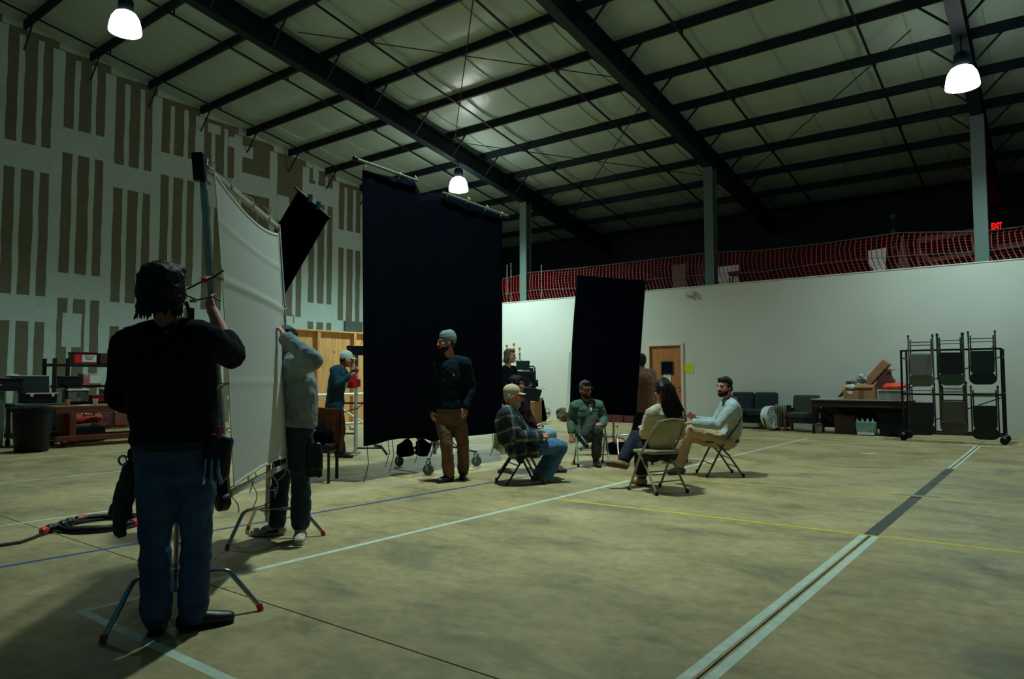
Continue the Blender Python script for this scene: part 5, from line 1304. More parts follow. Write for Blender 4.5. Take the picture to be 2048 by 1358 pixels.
t = thing('storage_rack', 'black metal storage rack behind the wooden table', 'rack', (-15.6, 6.1, 0))
for x in (-15.35, -15.85):
    for y in (5.45, 5.68, 7.2):
        if y == 5.68 and x < -15.5: continue
        obj('upright', G().box((x, y, 0.82), (0.05, 0.06, 1.62)), BLACK, t, W=True)
        obj('foot_pad', G().box((x, y, 0.008), (0.07, 0.08, 0.016)), RUBBER, t, W=True)
for z in (0.24, 0.75, 1.08, 1.5):
    obj('rack_shelf', G().box((-15.6, 6.33, z), (0.5, 1.85, 0.05)), BLACK if z > 0.3 else mat('raw_plank', (150, 128, 84), 0.8), t, W=True, bev=0.003)
def crate(name, lab, cat, c, d, m, lidm=None, labm=None, group=None):
    t = thing(name, lab, cat, (c[0], c[1], c[2] - d[2] / 2), 0, group)
    obj('tub', G().box(c, d), m, t, W=True, bev=0.012)
    if lidm: obj('lid', G().box((c[0], c[1], c[2] + d[2] / 2 + 0.012), (d[0] + 0.02, d[1] + 0.02, 0.03)), lidm, t, W=True, bev=0.006)
    if labm: obj('paper_label', G().box((c[0] + d[0] / 2 + 0.003, c[1] + d[1] * 0.15, c[2]), (0.005, d[1] * 0.62, d[2] * 0.7)), labm, t, W=True)
    return t
CLR = lambda k, c1, c2: mat('clear_tub_%s' % k, c1, 0.3, c2=c2, s=11)
tb = crate('storage_box', 'red box with a white paper label on the top shelf of the rack', 'box', (-15.5, 6.0, 1.635), (0.3, 0.42, 0.2), REDPL, BLACK, PAPER)
for q in range(3):
    obj('print_line', G().box((-15.342, 6.06, 1.69 - q * 0.035), (0.002, 0.2 - 0.04 * q, 0.01)), mat('grey_print', (90, 92, 92), 0.8), tb, W=True)
crate('storage_box', 'brown sack-like box at the end of the rack top shelf', 'box', (-15.5, 6.42, 1.64), (0.3, 0.3, 0.22), mat('dark_brown_box', (52, 38, 28), 0.8))
crate('storage_box', 'white and red printed carton on the second shelf of the rack', 'box', (-15.45, 6.12, 1.22), (0.3, 0.34, 0.23), mat('white_red_carton', (170, 178, 172), 0.6, c2=(176, 60, 56), s=5), None, PAPER)
crate('tool_case', 'dark tool case on the second shelf of the rack beside the carton', 'case', (-15.45, 5.74, 1.18), (0.3, 0.32, 0.15), BLKPL, BLACK)
crate('storage_box', 'white-lidded clear tub on the lower rack shelf, left of the red case', 'box', (-15.42, 5.86, 0.89), (0.3, 0.38, 0.22), CLR('a', (40, 50, 52), (120, 128, 110)), WHITEP)
crate('tool_case', 'red tool case on the lower shelf of the rack between two clear tubs', 'case', (-15.42, 6.22, 0.83), (0.28, 0.24, 0.11), mat('dark_red_case', (140, 26, 30), 0.5), mat('dark_red_case', (140, 26, 30), 0.5))
crate('storage_box', 'white-lidded clear tub on the lower rack shelf, right of the red case', 'box', (-15.42, 6.5, 0.89), (0.3, 0.3, 0.22), CLR('b', (52, 62, 62), (140, 140, 130)), WHITEP)
crate('storage_box', 'clear tub with pink contents on the bottom shelf of the rack', 'box', (-15.42, 6.36, 0.42), (0.3, 0.3, 0.28), CLR('c', (44, 54, 56), (150, 74, 84)), None)
crate('storage_box', 'clear tub with red and white contents on the bottom shelf of the rack', 'box', (-15.42, 6.72, 0.42), (0.3, 0.34, 0.28), CLR('d', (70, 92, 92), (160, 70, 66)), None)
t = thing('duffel_bag', 'orange-red duffel bag beneath the wooden table', 'bag', (-15.1, 5.95, 0.26))
organic('bag_body', G().limb([(-15.1, 5.75, 0.44), (-15.08, 6.15, 0.47)], [0.09, 0.08], [0.12, 0.1], (0, 0, 1)), mat('orange_red_nylon', (176, 44, 34), 0.6, n=0.3, s=9), t, 0.014, 3, 0.05, 0.1)
obj('handle', G().tube(arc((-15.0, 5.95, 0.52), 0.1, 0, PI, 8, (0, 1, 0), (0, 0, 1)), 0.013, 6), BLACK, t, W=True)
obj('tag', G().box((-14.97, 6.1, 0.5), (0.012, 0.07, 0.03)), mat('lime_tag', (120, 190, 60), 0.6), t, W=True)
crate('equipment_box', 'low black crate beneath the orange-red duffel under the wooden table', 'box', (-15.1, 5.95, 0.17), (0.4, 0.55, 0.3), BLACK)
t = thing('red_cloth', 'red cloth hanging down beside the grey cart to the floor', 'cloth', (-15.0, 5.5, 0))
def rcl(u, v): return (-14.72 + 0.02 * math.sin(u * 12), 5.4 + u * (0.05 + 0.24 * v) + 0.01 * math.sin(v * 8), 0.7 - 0.69 * v)
ro_ = obj('cloth', G().grid(rcl, 12, 16), mat('red_fabric', (150, 30, 32), 0.85, n=0.25, s=6), t, W=True)
so_ = ro_.modifiers.new('thick', 'SOLIDIFY'); so_.thickness = 0.006

# ---------------- plywood flats and white pipe rail
t = thing('plywood_wall', 'plywood set wall with timber studs beyond the hoodie wearer', 'wall', (-15.5, 12.0, 0))
PLY = mat('plywood', (196, 156, 92), 0.7, n=0.22, s=2.2, st=(1, 7, 0.7)); PINE = mat('pine_stud', (204, 168, 108), 0.65, n=0.15, s=3, st=(9, 9, 0.8))
for k in range(6):
    y = 9.27 + 1.205 * k
    obj('plywood_sheet', G().box((-15.5, y + 0.6, 1.25), (0.015, 1.2, 2.48)), PLY, t, W=True)
    for q in ((0.02, 1.18) if k % 2 else (0.02, 1.18)):
        obj('stud', G().box((-15.455, y + q, 1.25), (0.075, 0.036, 2.44)), PINE, t, W=True, bev=0.003)
    obj('top_plate', G().box((-15.455, y + 0.6, 2.5), (0.085, 1.2, 0.038)), PINE, t, W=True, bev=0.003)
    obj('bottom_plate', G().box((-15.455, y + 0.6, 0.02), (0.075, 1.2, 0.036)), PINE, t, W=True)
    obj('knot', G().ell((-15.492, y + 0.55, 1.95), (0.004, 0.022, 0.04)), mat('knot_wood', (120, 76, 40), 0.8), t, W=True)
t = thing('pipe_rail', 'white plastic pipe rail with a slanted leg in front of the plywood', 'rail', (-14.9, 11.0, 0))
obj('pipe', G().tube([(-14.9, 8.8, 0.8), (-14.9, 13.2, 0.82)], 0.04, 10), WHITEP, t, W=True)
for y in (12.05, 13.1, 9.0):
    obj('pipe', G().tube([(-14.9, y, 0.82), (-14.9, y + 0.02, 0.03)], 0.03, 10), WHITEP, t, W=True)
obj('pipe', G().tube([(-14.9, 12.0, 0.45), (-14.8, 12.7, 0.03)], 0.03, 10), WHITEP, t, W=True)
obj('pipe', G().tube([(-15.2, 9.0, 0.03), (-15.2, 13.1, 0.03)], 0.03, 10), WHITEP, t, W=True)

# ---------------- along the back wall, left part
t = thing('cardboard_box', 'tall brown cardboard box behind the film camera by the back wall', 'box', (-11.35, 15.7, 0))
obj('carton', G().box((-11.35, 15.65, 0.3), (0.34, 0.34, 0.6)), CARD, t, W=True, bev=0.006)
for s in (-1, 1):
    obj('flap', G().bar((-11.35 + s * 0.17, 15.65, 0.6), (-11.35 + s * 0.23, 15.65, 0.7), 0.32, 0.008, (s, 0, 0)), CARD, t, W=True)
tag(obj('white_bag', G().ell((-11.5, 15.6, 0.68), (0.13, 0.12, 0.09), RZ(0.3)), mat('white_bag', (200, 204, 196), 0.7)), 'white plastic bag on top of the tall cardboard box', 'bag')
t = thing('instrument_case', 'black upright case with a pink tag beside the tall cardboard box', 'case', (-11.2, 16.1, 0))
organic('case_body', G().limb([(-11.36, 16.1, 0.12), (-11.38, 16.1, 0.6)], [0.14, 0.06], [0.1, 0.06], (1, 0, 0)), DUVET, t, 0.014, 3, 0.02, 0.1)
obj('tag', G().box((-11.42, 15.99, 0.52), (0.05, 0.02, 0.1)), mat('pink_tag', (200, 90, 140), 0.6), t, W=True)
t = thing('pedestal_fan', 'small white caged fan on a round base by the olive bags', 'fan', (-11.72, 16.8, 0))
fr = Matrix.Rotation(PI / 2 - 0.15, 3, 'X') @ Matrix.Rotation(0.0, 3, 'Z')
fr = RZ(0.5) @ fr
obj('base', G().lathe([(0.14, 0), (0.15, 0.015), (0.1, 0.03), (0.03, 0.05), (0.022, 0.16)], (-11.72, 16.8, 0), 20), WHITEP, t, W=True)
fc = V((-11.72, 16.78, 0.24))
for k in range(5):
    obj('cage_ring', G().tube([fc + fr @ V((0.15 * math.sin((k + 0.5) * PI / 5) * math.cos(a * PI / 10), 0.15 * math.sin((k + 0.5) * PI / 5) * math.sin(a * PI / 10), 0.07 * math.cos((k + 0.5) * PI / 5))) for a in range(20)], 0.004, 5, closed=True), CHROME, t, W=True)
for k in range(12):
    a = k * PI / 6
    obj('cage_wire', G().tube([fc + fr @ V((0.15 * math.sin(q * PI / 6) * math.cos(a), 0.15 * math.sin(q * PI / 6) * math.sin(a), 0.07 * math.cos(q * PI / 6))) for q in range(7)], 0.003, 5), CHROME, t, W=True)
for k in range(3):
    a = k * 2 * PI / 3
    obj('blade', G().ell(fc + fr @ V((0.07 * math.cos(a), 0.07 * math.sin(a), 0)), (0.065, 0.04, 0.008), fr @ RZ(a)), mat('pale_blade', (150, 166, 158), 0.4), t, W=True)
OL = mat('olive_canvas', (96, 92, 62), 0.9, c2=(54, 54, 40), s=7)
for k, (x, y, r_, z, lab) in enumerate(((-11.42, 17.2, 0.22, 0.2, 'camouflage bag between the fan and the white flag edge, topmost and palest'), (-11.2, 17.0, 0.2, 0.18, 'camouflage bag nearest the white flag edge'), (-11.55, 17.45, 0.2, 0.18, 'camouflage bag behind the caged fan'))):
    t = thing('duffel_bag', lab, 'bag', (x, y, 0), 0, 'camouflage bags by the back wall')
    organic('bag_body', G().ell((x, y, z), (r_, r_ * 0.75, 0.19)).ell((x + 0.05, y, z - 0.06), (r_ * 0.9, r_ * 0.7, 0.12)), OL, t, 0.015, 3, 0.06, 0.12)
    obj('strap', G().tube(arc((x, y - 0.14, z), 0.15, 0.3, PI - 0.3, 8, (1, 0, 0), (0, 0, 1)), 0.012, 6), mat('olive_strap', (46, 46, 34), 0.9), t, W=True)
t = thing('trophy_table', 'plain table against the back wall carrying the trophies', 'table', (-13.6, 17.6, 0))
obj('table_top', G().box((-13.7, 17.6, 1.74), (1.4, 0.4, 0.03)), mat('pale_shelf', (170, 174, 160), 0.6), t, W=True)
for x in (-14.35, -13.05):
    obj('leg', G().box((x, 17.6, 0.865), (0.05, 0.36, 1.73)), mat('pale_shelf', (170, 174, 160), 0.6), t, W=True)
GOLD = mat('gold_trophy', (206, 178, 96), 0.3, 0.8)
for x, z, lab in ((-13.96, 2.2, 'gold trophy leftmost on the table by the back wall'), (-13.74, 2.3, 'gold trophy second from the left on the table by the back wall, tall'), (-13.58, 2.18, 'gold trophy third from the left on the table by the back wall'), (-13.46, 2.34, 'gold trophy fourth from the left, tallest with a figure'), (-13.24, 2.2, 'gold trophy rightmost, clear of the long-haired head')):
    t = thing('trophy', lab, 'trophy', (x, 17.55, 1.755), 0, 'trophies by the back wall')
    h = z - 1.755
    obj('base', G().box((0, 0, 0.03), (0.12, 0.09, 0.06)), mat('marble', (150, 150, 142), 0.3), t, bev=0.004)
    obj('column', G().lathe([(0.026, 0.06), (0.03, 0.08), (0.03, h - 0.2), (0.045, h - 0.19), (0.045, h - 0.175)], n=12), mat('blue_column', (70, 82, 96), 0.4, c2=(150, 150, 140), s=30), t)
    obj('figure', G().lathe([(0.03, h - 0.175), (0.012, h - 0.14), (0.012, h - 0.11), (0.04, h - 0.08), (0.046, h - 0.04), (0.03, h)], n=12), GOLD, t)
MRED = mat('dark_red_vinyl', (84, 30, 28), 0.6)
t = thing('gym_mat', 'dark red padded bench behind the smaller flag by the back wall', 'bench', (-9.85, 17.6, 0))
for k in range(4):
    obj('pad', G().box((-10.5 + 0.36 * k, 17.66, 0.13), (0.34, 0.34, 0.24)), MRED, t, W=True, bev=0.02)
obj('plinth', G().box((-9.96, 17.66, 0.006), (1.4, 0.3, 0.012)), BLACK, t, W=True)

# ---------------- signs and fittings on the partition
def notice(lab, x, y, z, w_, h, m, pm, rows):
    t = thing('notice', lab, 'notice', (x, y, z - h / 2))
    obj('sheet', G().box((x, y, z), (w_, 0.004, h)), m, t, W=True)
    for q in range(rows):
        ww = w_ * (0.7 if q % 3 else 0.45)
        obj('print_line', G().box((x, y - 0.003, z + h * (0.36 - 0.7 * q / max(1, rows - 1))), (ww, 0.002, h * 0.05)), pm, t, W=True)
GP = mat('faint_print', (140, 142, 140), 0.8); LP_ = mat('lime_print', (160, 178, 40), 0.8)
notice('white paper notice taped to the door under its window', -8.525, YW + 0.014, 1.215, 0.21, 0.27, PAPER, GP, 5)
notice('bright lime paper notice on the wall right of the door', -7.895, YW - 0.006, 1.485, 0.29, 0.25, mat('lime_paper', (190, 206, 40), 0.8), LP_, 6)
notice('small pale paper peeping above the lime notice', -7.9, YW - 0.0025, 1.6, 0.2, 0.09, mat('pale_green_paper', (176, 186, 150), 0.8), GP, 0)
t = thing('emergency_light', 'white twin-headed emergency light high on the partition wall', 'emergency light', (-7.8, YW, 3.4))
obj('housing', G().box((-7.8, YW - 0.04, 3.49), (0.26, 0.08, 0.11)), mat('ivory_plastic', (184, 184, 166), 0.5), t, W=True, bev=0.012)
for s in (-1, 1):
    obj('lamp_head', G().lathe([(0.02, 0), (0.03, 0.03), (0.032, 0.04)], (-7.8 + s * 0.08, YW - 0.07, 3.46), 12, Matrix.Rotation(PI / 2 + 0.3, 3, 'X')), mat('ivory_plastic', (184, 184, 166), 0.5), t, W=True)

# ---------------- right: loveseat, fan, heater, armchair
SOFA = mat('dark_green_upholstery', (20, 34, 36), 0.9, n=0.2, s=8)
t = thing('loveseat', 'dark upholstered loveseat against the partition wall behind the pale blue shirt', 'sofa', (-6.0, 17.3, 0))
for k in range(2):
    x = -6.32 + 0.57 * k
    obj('back_cushion', G().box((x, 17.72, 0.64), (0.54, 0.2, 0.46), Matrix.Rotation(-0.12, 3, 'X')), SOFA, t, W=True, bev=0.05)
    obj('seat_cushion', G().box((x, 17.32, 0.39), (0.55, 0.62, 0.16)), SOFA, t, W=True, bev=0.04)
obj('frame', G().box((-6.03, 17.4, 0.22), (1.12, 0.66, 0.16)), SOFA, t, W=True, bev=0.02)
for x in (-6.55, -5.52):
    for y in (17.1, 17.68):
        obj('leg', G().bar((x, y, 0), (x, y, 0.15), 0.05, 0.05), WOODR, t, W=True)
t = thing('floor_fan', 'round white floor fan between the loveseat and the oil heater', 'fan', (-5.36, 16.75, 0))
fr = RZ(1.25) @ Matrix.Rotation(PI / 2 - 0.1, 3, 'X'); fc = V((-5.36, 16.78, 0.31))
WF = mat('white_fan_plastic', (196, 202, 196), 0.45)
obj('drum', G().lathe([(0.25, -0.09), (0.262, -0.08), (0.262, 0.07), (0.25, 0.09), (0.24, 0.08), (0.24, -0.08)], fc, 28, fr, caps=False), WF, t, W=True)
for zz in (-0.09, 0.09):
    for k in range(7):
        obj('grille_ring', G().tube([fc + fr @ V((0.035 * (k + 0.6) * math.cos(a * PI / 12), 0.035 * (k + 0.6) * math.sin(a * PI / 12), zz * (1.1 - 0.03 * k))) for a in range(24)], 0.004, 5, closed=True), WF, t, W=True)
    for k in range(10):
        a = k * PI / 5
        obj('grille_spoke', G().tube([fc + fr @ V((0.03 * math.cos(a), 0.03 * math.sin(a), zz * 1.1)), fc + fr @ V((0.25 * math.cos(a), 0.25 * math.sin(a), zz))], 0.004, 5), WF, t, W=True)
for k in range(4):
    a = k * PI / 2
    obj('blade', G().ell(fc + fr @ V((0.12 * math.cos(a), 0.12 * math.sin(a), 0)), (0.11, 0.07, 0.01), fr @ RZ(a) @ Matrix.Rotation(0.4, 3, 'X')), mat('pale_blade', (150, 166, 158), 0.4), t, W=True)
obj('hub', G().lathe([(0.05, -0.1), (0.05, 0.1)], fc, 14, fr), mat('dark_hub', (40, 50, 50), 0.5), t, W=True)
obj('carry_handle', G().tube(arc(fc, 0.285, PI / 2 - 0.3, PI / 2 + 0.3, 8, fr @ V((1, 0, 0)), fr @ V((0, 1, 0))), 0.011, 6), BLACK, t, W=True)
obj('stand', G().tube([fc + fr @ V((0.27, 0, 0)), fc + fr @ V((0.2, -0.26, 0)), fc + fr @ V((0.1, -0.295, 0.1)), fc + fr @ V((-0.1, -0.295, 0.1)), fc + fr @ V((-0.2, -0.26, 0)), fc + fr @ V((-0.27, 0, 0))], 0.014, 8), BLACK, t, W=True)
t = thing('oil_heater', 'finned oil radiator heater beside the floor fan', 'heater', (-5.17, 17.0, 0))
HT = mat('cream_heater_enamel', (128, 132, 108), 0.45)
for k in range(7):
    x = -5.29 + 0.04 * k
    obj('fin', G().prism([(-0.14, 0.08), (0.14, 0.08), (0.16, 0.12), (0.16, 0.54), (0.12, 0.6), (-0.12, 0.6), (-0.16, 0.54), (-0.16, 0.12)], (x, 17.0, 0), (0, 1, 0), (0, 0, 1), (0.016, 0, 0)), HT, t, W=True, bev=0.004)
obj('header_pipe', G().tube([(-5.3, 17.0, 0.5), (-5.03, 17.0, 0.5)], 0.03, 8), HT, t, W=True)
obj('control_panel', G().box((-5.0, 17.0, 0.34), (0.05, 0.2, 0.5)), BLKPL, t, W=True, bev=0.01)
for x in (-5.27, -5.07):
    obj('foot', G().bar((x, 16.84, 0.035), (x, 17.16, 0.035), 0.05, 0.03), BLACK, t, W=True)
    for y in (16.86, 17.14):
        obj('caster', G().lathe([(0.01, -0.012), (0.022, -0.012), (0.022, 0.012), (0.01, 0.012)], (x, y, 0.023), 10, Matrix.Rotation(PI / 2, 3, 'Y')), BLACK, t, W=True)
ARM = mat('olive_grey_upholstery', (48, 54, 46), 0.9, n=0.2, s=9)
t = thing('armchair', 'low olive armchair with curved wooden arms left of the long table', 'armchair', (-4.72, 17.1, 0))
obj('back_cushion', G().box((-4.72, 17.42, 0.6), (0.6, 0.16, 0.44), Matrix.Rotation(-0.15, 3, 'X')), ARM, t, W=True, bev=0.05)
obj('seat_cushion', G().box((-4.72, 17.1, 0.36), (0.6, 0.6, 0.15)), ARM, t, W=True, bev=0.04)
obj('apron', G().box((-4.72, 17.1, 0.24), (0.6, 0.58, 0.1)), mat('dark_fabric', (26, 30, 30), 0.9), t, W=True)
for s in (-1, 1):
    x = -4.72 + s * 0.33
    obj('arm', G().tube([(x, 16.83, 0.0), (x, 16.8, 0.3), (x, 16.82, 0.5), (x, 16.92, 0.57), (x, 17.1, 0.55), (x, 17.4, 0.5)], 0.024, 8), WOODR, t, W=True)
    obj('leg', G().bar((x, 17.38, 0), (x, 17.4, 0.5), 0.045, 0.045), WOODR, t, W=True)

# ---------------- long table and what is on and under it
t = thing('long_table', 'long dark table with a pale top edge against the partition wall', 'table', (-3.45, 16.75, 0))
DT = mat('dark_table_skirt', (24, 22, 34), 0.8)
TX0, TX1, TY0, TY1 = -4.36, -2.45, 16.4, 17.3
obj('table_top', G().box(((TX0 + TX1) / 2, (TY0 + TY1) / 2, 0.745), (TX1 - TX0, TY1 - TY0, 0.025)), mat('pale_laminate', (150, 152, 138), 0.45), t, W=True, bev=0.004)
obj('apron', G().box(((TX0 + TX1) / 2, TY0 + 0.03, 0.66), (TX1 - TX0 - 0.02, 0.02, 0.14)), mat('dark_plum_apron', (36, 22, 32), 0.7), t, W=True)
obj('apron', G().box(((TX0 + TX1) / 2, TY1 - 0.03, 0.66), (TX1 - TX0 - 0.02, 0.02, 0.14)), mat('dark_plum_apron', (36, 22, 32), 0.7), t, W=True)
obj('modesty_panel', G().box(((TX0 + TX1) / 2, TY1 - 0.08, 0.38), (TX1 - TX0 - 0.06, 0.02, 0.55)), DT, t, W=True)
for x in (TX0 + 0.04, TX1 - 0.04):
    for y in (TY0 + 0.06, TY1 - 0.06):
        obj('leg', G().box((x, y, 0.366), (0.05, 0.05, 0.732)), BLACK, t, W=True)
t = thing('cardboard_box', 'wide taped cardboard box with a white label on the long table', 'box', (-3.45, 16.8, 0.76))
obj('carton', G().box((-3.44, 16.82, 0.85), (0.6, 0.4, 0.18)), CARD, t, W=True, bev=0.006)
obj('tape', G().box((-3.38, 16.615, 0.85), (0.09, 0.006, 0.182)), mat('brown_tape', (116, 88, 58), 0.4), t, W=True)
obj('shipping_label', G().box((-3.6, 16.614, 0.9), (0.1, 0.005, 0.06)), PAPER, t, W=True)
obj('flap', G().bar((-3.74, 16.82, 0.94), (-3.86, 16.82, 0.8), 0.36, 0.008, (-1, 0, 0.4)), CARD, t, W=True)
t = thing('cardboard_box', 'smaller open carton stacked on the wide taped box', 'box', (-3.34, 16.85, 0.94))
obj('carton', G().box((-3.34, 16.86, 1.005), (0.38, 0.3, 0.13)), CARD, t, W=True, bev=0.006)
obj('flap', G().bar((-3.34, 16.71, 1.07), (-3.34, 16.67, 1.01), 0.36, 0.006, (0, -1, 0.4)), CARD, t, W=True)
t = thing('cardboard_box', 'long narrow carton leaning up to the right over the boxes', 'box', (-3.1, 16.9, 0.95))
dd = V((0.62, 0.0, 0.72)).normalized()
obj('carton', G().bar(V((-3.33, 17.0, 1.09)), V((-3.33, 17.0, 1.09)) + dd * 0.62, 0.3, 0.16, (-0.72, 0, 0.62)), CARD, t, W=True, bev=0.006)
obj('end_flap', G().bar(V((-3.33, 17.0, 1.09)) + dd * 0.62, V((-3.33, 17.0, 1.09)) + dd * 0.62 + V((0.06, 0, -0.06)), 0.28, 0.006), CARD, t, W=True)
t = thing('cardboard_box', 'dark brown carton standing open beside the leaning one', 'box', (-2.95, 17.0, 0.94))
obj('carton', G().prism([(-0.2, 0), (0.17, 0), (0.2, 0.2), (0.14, 0.27), (0.12, 0.44), (-0.02, 0.4)], (-3.0, 16.88, 0.97), (1, 0, 0), (0, 0, 1), (0, 0.25, 0)), mat('maroon_carton', (84, 52, 42), 0.8), t, W=True, bev=0.004)
obj('flap', G().bar((-2.9, 16.95, 1.36), (-2.77, 16.95, 1.4), 0.2, 0.008, (0, 0, 1)), CARD, t, W=True)
t = thing('storage_tub', 'clear plastic tub with mixed contents at the right end of the long table', 'tub', (-2.82, 16.8, 0.76))
obj('tub', G().box((-2.82, 16.8, 0.86), (0.46, 0.38, 0.2)), mat('clear_tub_contents', (150, 156, 146), 0.35, c2=(120, 104, 110), s=6), t, W=True, bev=0.015)
obj('rim', G().box((-2.82, 16.8, 0.955), (0.49, 0.41, 0.025)), mat('pale_rim', (176, 182, 172), 0.4), t, W=True, bev=0.006)
ORN = mat('orange_netting', (214, 66, 44), 0.6)
t = tag(obj('netting_bundle', G().ell((-2.78, 16.8, 1.03), (0.22, 0.17, 0.07), nu=24, nv=14).ell((-2.66, 16.82, 1.05), (0.13, 0.13, 0.06)), ORN), 'bundle of bright orange netting on the clear tub', 'netting')
d_ = t.modifiers.new('folds', 'DISPLACE'); d_.texture = wrinkle(0.05); d_.strength = 0.06; d_.texture_coords = 'LOCAL'
def bagblob(name, lab, c, r_, m, s=0.05):
    o = obj(name, G().ell(c, r_, nu=24, nv=14), m); d_ = o.modifiers.new('folds', 'DISPLACE'); d_.texture = wrinkle(s); d_.strength = 0.07; d_.texture_coords = 'LOCAL'
    return tag(o, lab, 'bag')
bagblob('plastic_bag', 'white plastic bag printed with dark marks, highest on the cartons', (-3.4, 16.85, 1.2), (0.11, 0.1, 0.1), mat('white_printed_bag', (206, 210, 204), 0.5, c2=(60, 66, 76), s=14))
bagblob('plastic_bag', 'crumpled white plastic bag slumped at the left of the cartons', (-3.6, 16.78, 1.02), (0.15, 0.12, 0.075), mat('white_bag2', (200, 204, 190), 0.5))
bagblob('plastic_bag', 'small dark bag on the crumpled white plastic bag', (-3.6, 16.76, 1.12), (0.1, 0.08, 0.035), mat('dark_bag', (30, 40, 48), 0.5))
bagblob('plastic_bag', 'little yellow bag at the left edge of the wide taped box', (-3.74, 16.7, 0.99), (0.035, 0.04, 0.06), mat('yellow_bag', (196, 186, 50), 0.6))
t = thing('bucket', 'small white tub with red and blue print under the left of the long table', 'bucket', (-4.24, 16.5, 0))
obj('pail', G().lathe([(0.07, 0), (0.088, 0.18), (0.095, 0.185), (0.095, 0.2), (0.06, 0.2)], (-4.24, 16.5, 0.0), 18), mat('printed_tub', (130, 130, 120), 0.5, c2=(60, 74, 104), s=14), t, W=True)
obj('lid', G().lathe([(0.1, 0.19), (0.1, 0.215), (0.02, 0.22)], (-4.24, 16.5, 0.0), 18), mat('dark_red_plastic', (120, 22, 26), 0.5), t, W=True)
t = thing('storage_box', 'brown box deep in the shadow under the long table', 'box', (-3.75, 16.9, 0))
obj('carton', G().box((-3.75, 16.9, 0.19), (0.42, 0.34, 0.38)), mat('dim_brown_box', (74, 54, 46), 0.8), t, W=True, bev=0.006)
obj('lid', G().box((-3.75, 16.9, 0.385), (0.44, 0.36, 0.03)), mat('dim_brown_box', (74, 54, 46), 0.8), t, W=True)
t = thing('wire_basket', 'pale bin full of white and teal bottles under the long table', 'basket', (-3.27, 16.5, 0))
obj('bin', G().prism([(-0.17, 0), (0.17, 0), (0.2, 0.28), (-0.2, 0.28)], (-3.27, 16.4, 0.012), (1, 0, 0), (0, 0, 1), (0, 0.26, 0)), mat('translucent_teal_bin', (136, 160, 148), 0.4, c2=(70, 128, 112), s=9), t, W=True, bev=0.01)
for k in range(9):
    obj('bottle', G().lathe([(0.026, 0), (0.028, 0.1), (0.012, 0.13), (0.012, 0.16)], (-3.4 + 0.065 * (k % 5), 16.45 + 0.1 * (k // 5), 0.2), 10, Matrix.Rotation(0.3 * ((k % 3) - 1), 3, 'Y')), mat('pale_teal_bottle', (140, 178, 164), 0.4), t, W=True)
for k in range(6):
    obj('bottle', G().lathe([(0.022, -0.004), (0.03, 0), (0.03, 0.02)], (-3.4 + 0.052 * k, 16.395, 0.05), 12, Matrix.Rotation(PI / 2, 3, 'X')), WHITEP, t, W=True)
t = thing('plastic_tote', 'large black tote under the right end of the long table', 'tote', (-2.72, 16.6, 0))
obj('tub', G().prism([(-0.24, 0), (0.24, 0), (0.28, 0.46), (-0.28, 0.46)], (-2.78, 16.5, 0.0), (1, 0, 0), (0, 0, 1), (0, 0.4, 0)), BIN, t, W=True, bev=0.015)
obj('lid', G().box((-2.78, 16.7, 0.475), (0.6, 0.46, 0.035)), BIN, t, W=True, bev=0.01)

# ---------------- rolling chair cart with hung folded chairs
t = thing('chair_cart', 'black rolling rack hung with folded chairs at right by the wall', 'cart', (-1.63, 15.9, 0))
CX0, CX1, CY0, CY1 = -2.44, -0.83, 15.6, 16.2
for x in (CX0, CX1):
    for y in (CY0, CY1):
        obj('upright', G().bar((x, y, 0.14), (x, y, 1.75), 0.035, 0.035), BLACK, t, W=True)
        cs = obj('caster', G().lathe([(0.02, -0.022), (0.07, -0.022), (0.075, 0), (0.07, 0.022), (0.02, 0.022)], (x, y, 0.076), 14, RZ(0.5) @ Matrix.Rotation(PI / 2, 3, 'X')), RUBBER, t, W=True)
        obj('caster_fork', G().box((x, y, 0.14), (0.05, 0.07, 0.05)), STEEL, cs, W=True)
    for z in (0.16, 0.93, 1.6):
        obj('side_rail', G().bar((x, CY0, z), (x, CY1, z), 0.03, 0.03), BLACK, t, W=True)
for y in (CY0,):
    for z in (0.16, 0.9, 1.74):
        obj('cross_rail', G().bar((CX0, y, z), (CX1, y, z), 0.035, 0.035), BLACK, t, W=True)
obj('cross_rail', G().bar((CX0, CY1, 0.16), (CX1, CY1, 0.16), 0.035, 0.035), BLACK, t, W=True)
obj('diagonal', G().bar((CX0, CY1, 0.2), (CX1, CY1, 0.86), 0.02, 0.02), BLACK, t, W=True)
obj('diagonal', G().bar((CX0, CY1, 1.0), (CX1, CY1, 1.62), 0.02, 0.02), BLACK, t, W=True)
HK = mat('brass_hook', (150, 128, 70), 0.4, 0.6)
for z in (0.92, 1.75):
    for x in (-2.3, -1.92, -1.78, -1.42, -1.3, -0.95):
        obj('hook', G().tube([(x, CY0 + 0.02, z - 0.01), (x, CY0 - 0.16, z - 0.01), (x, CY0 - 0.17, z + 0.03)], 0.01, 6), HK, t, W=True)
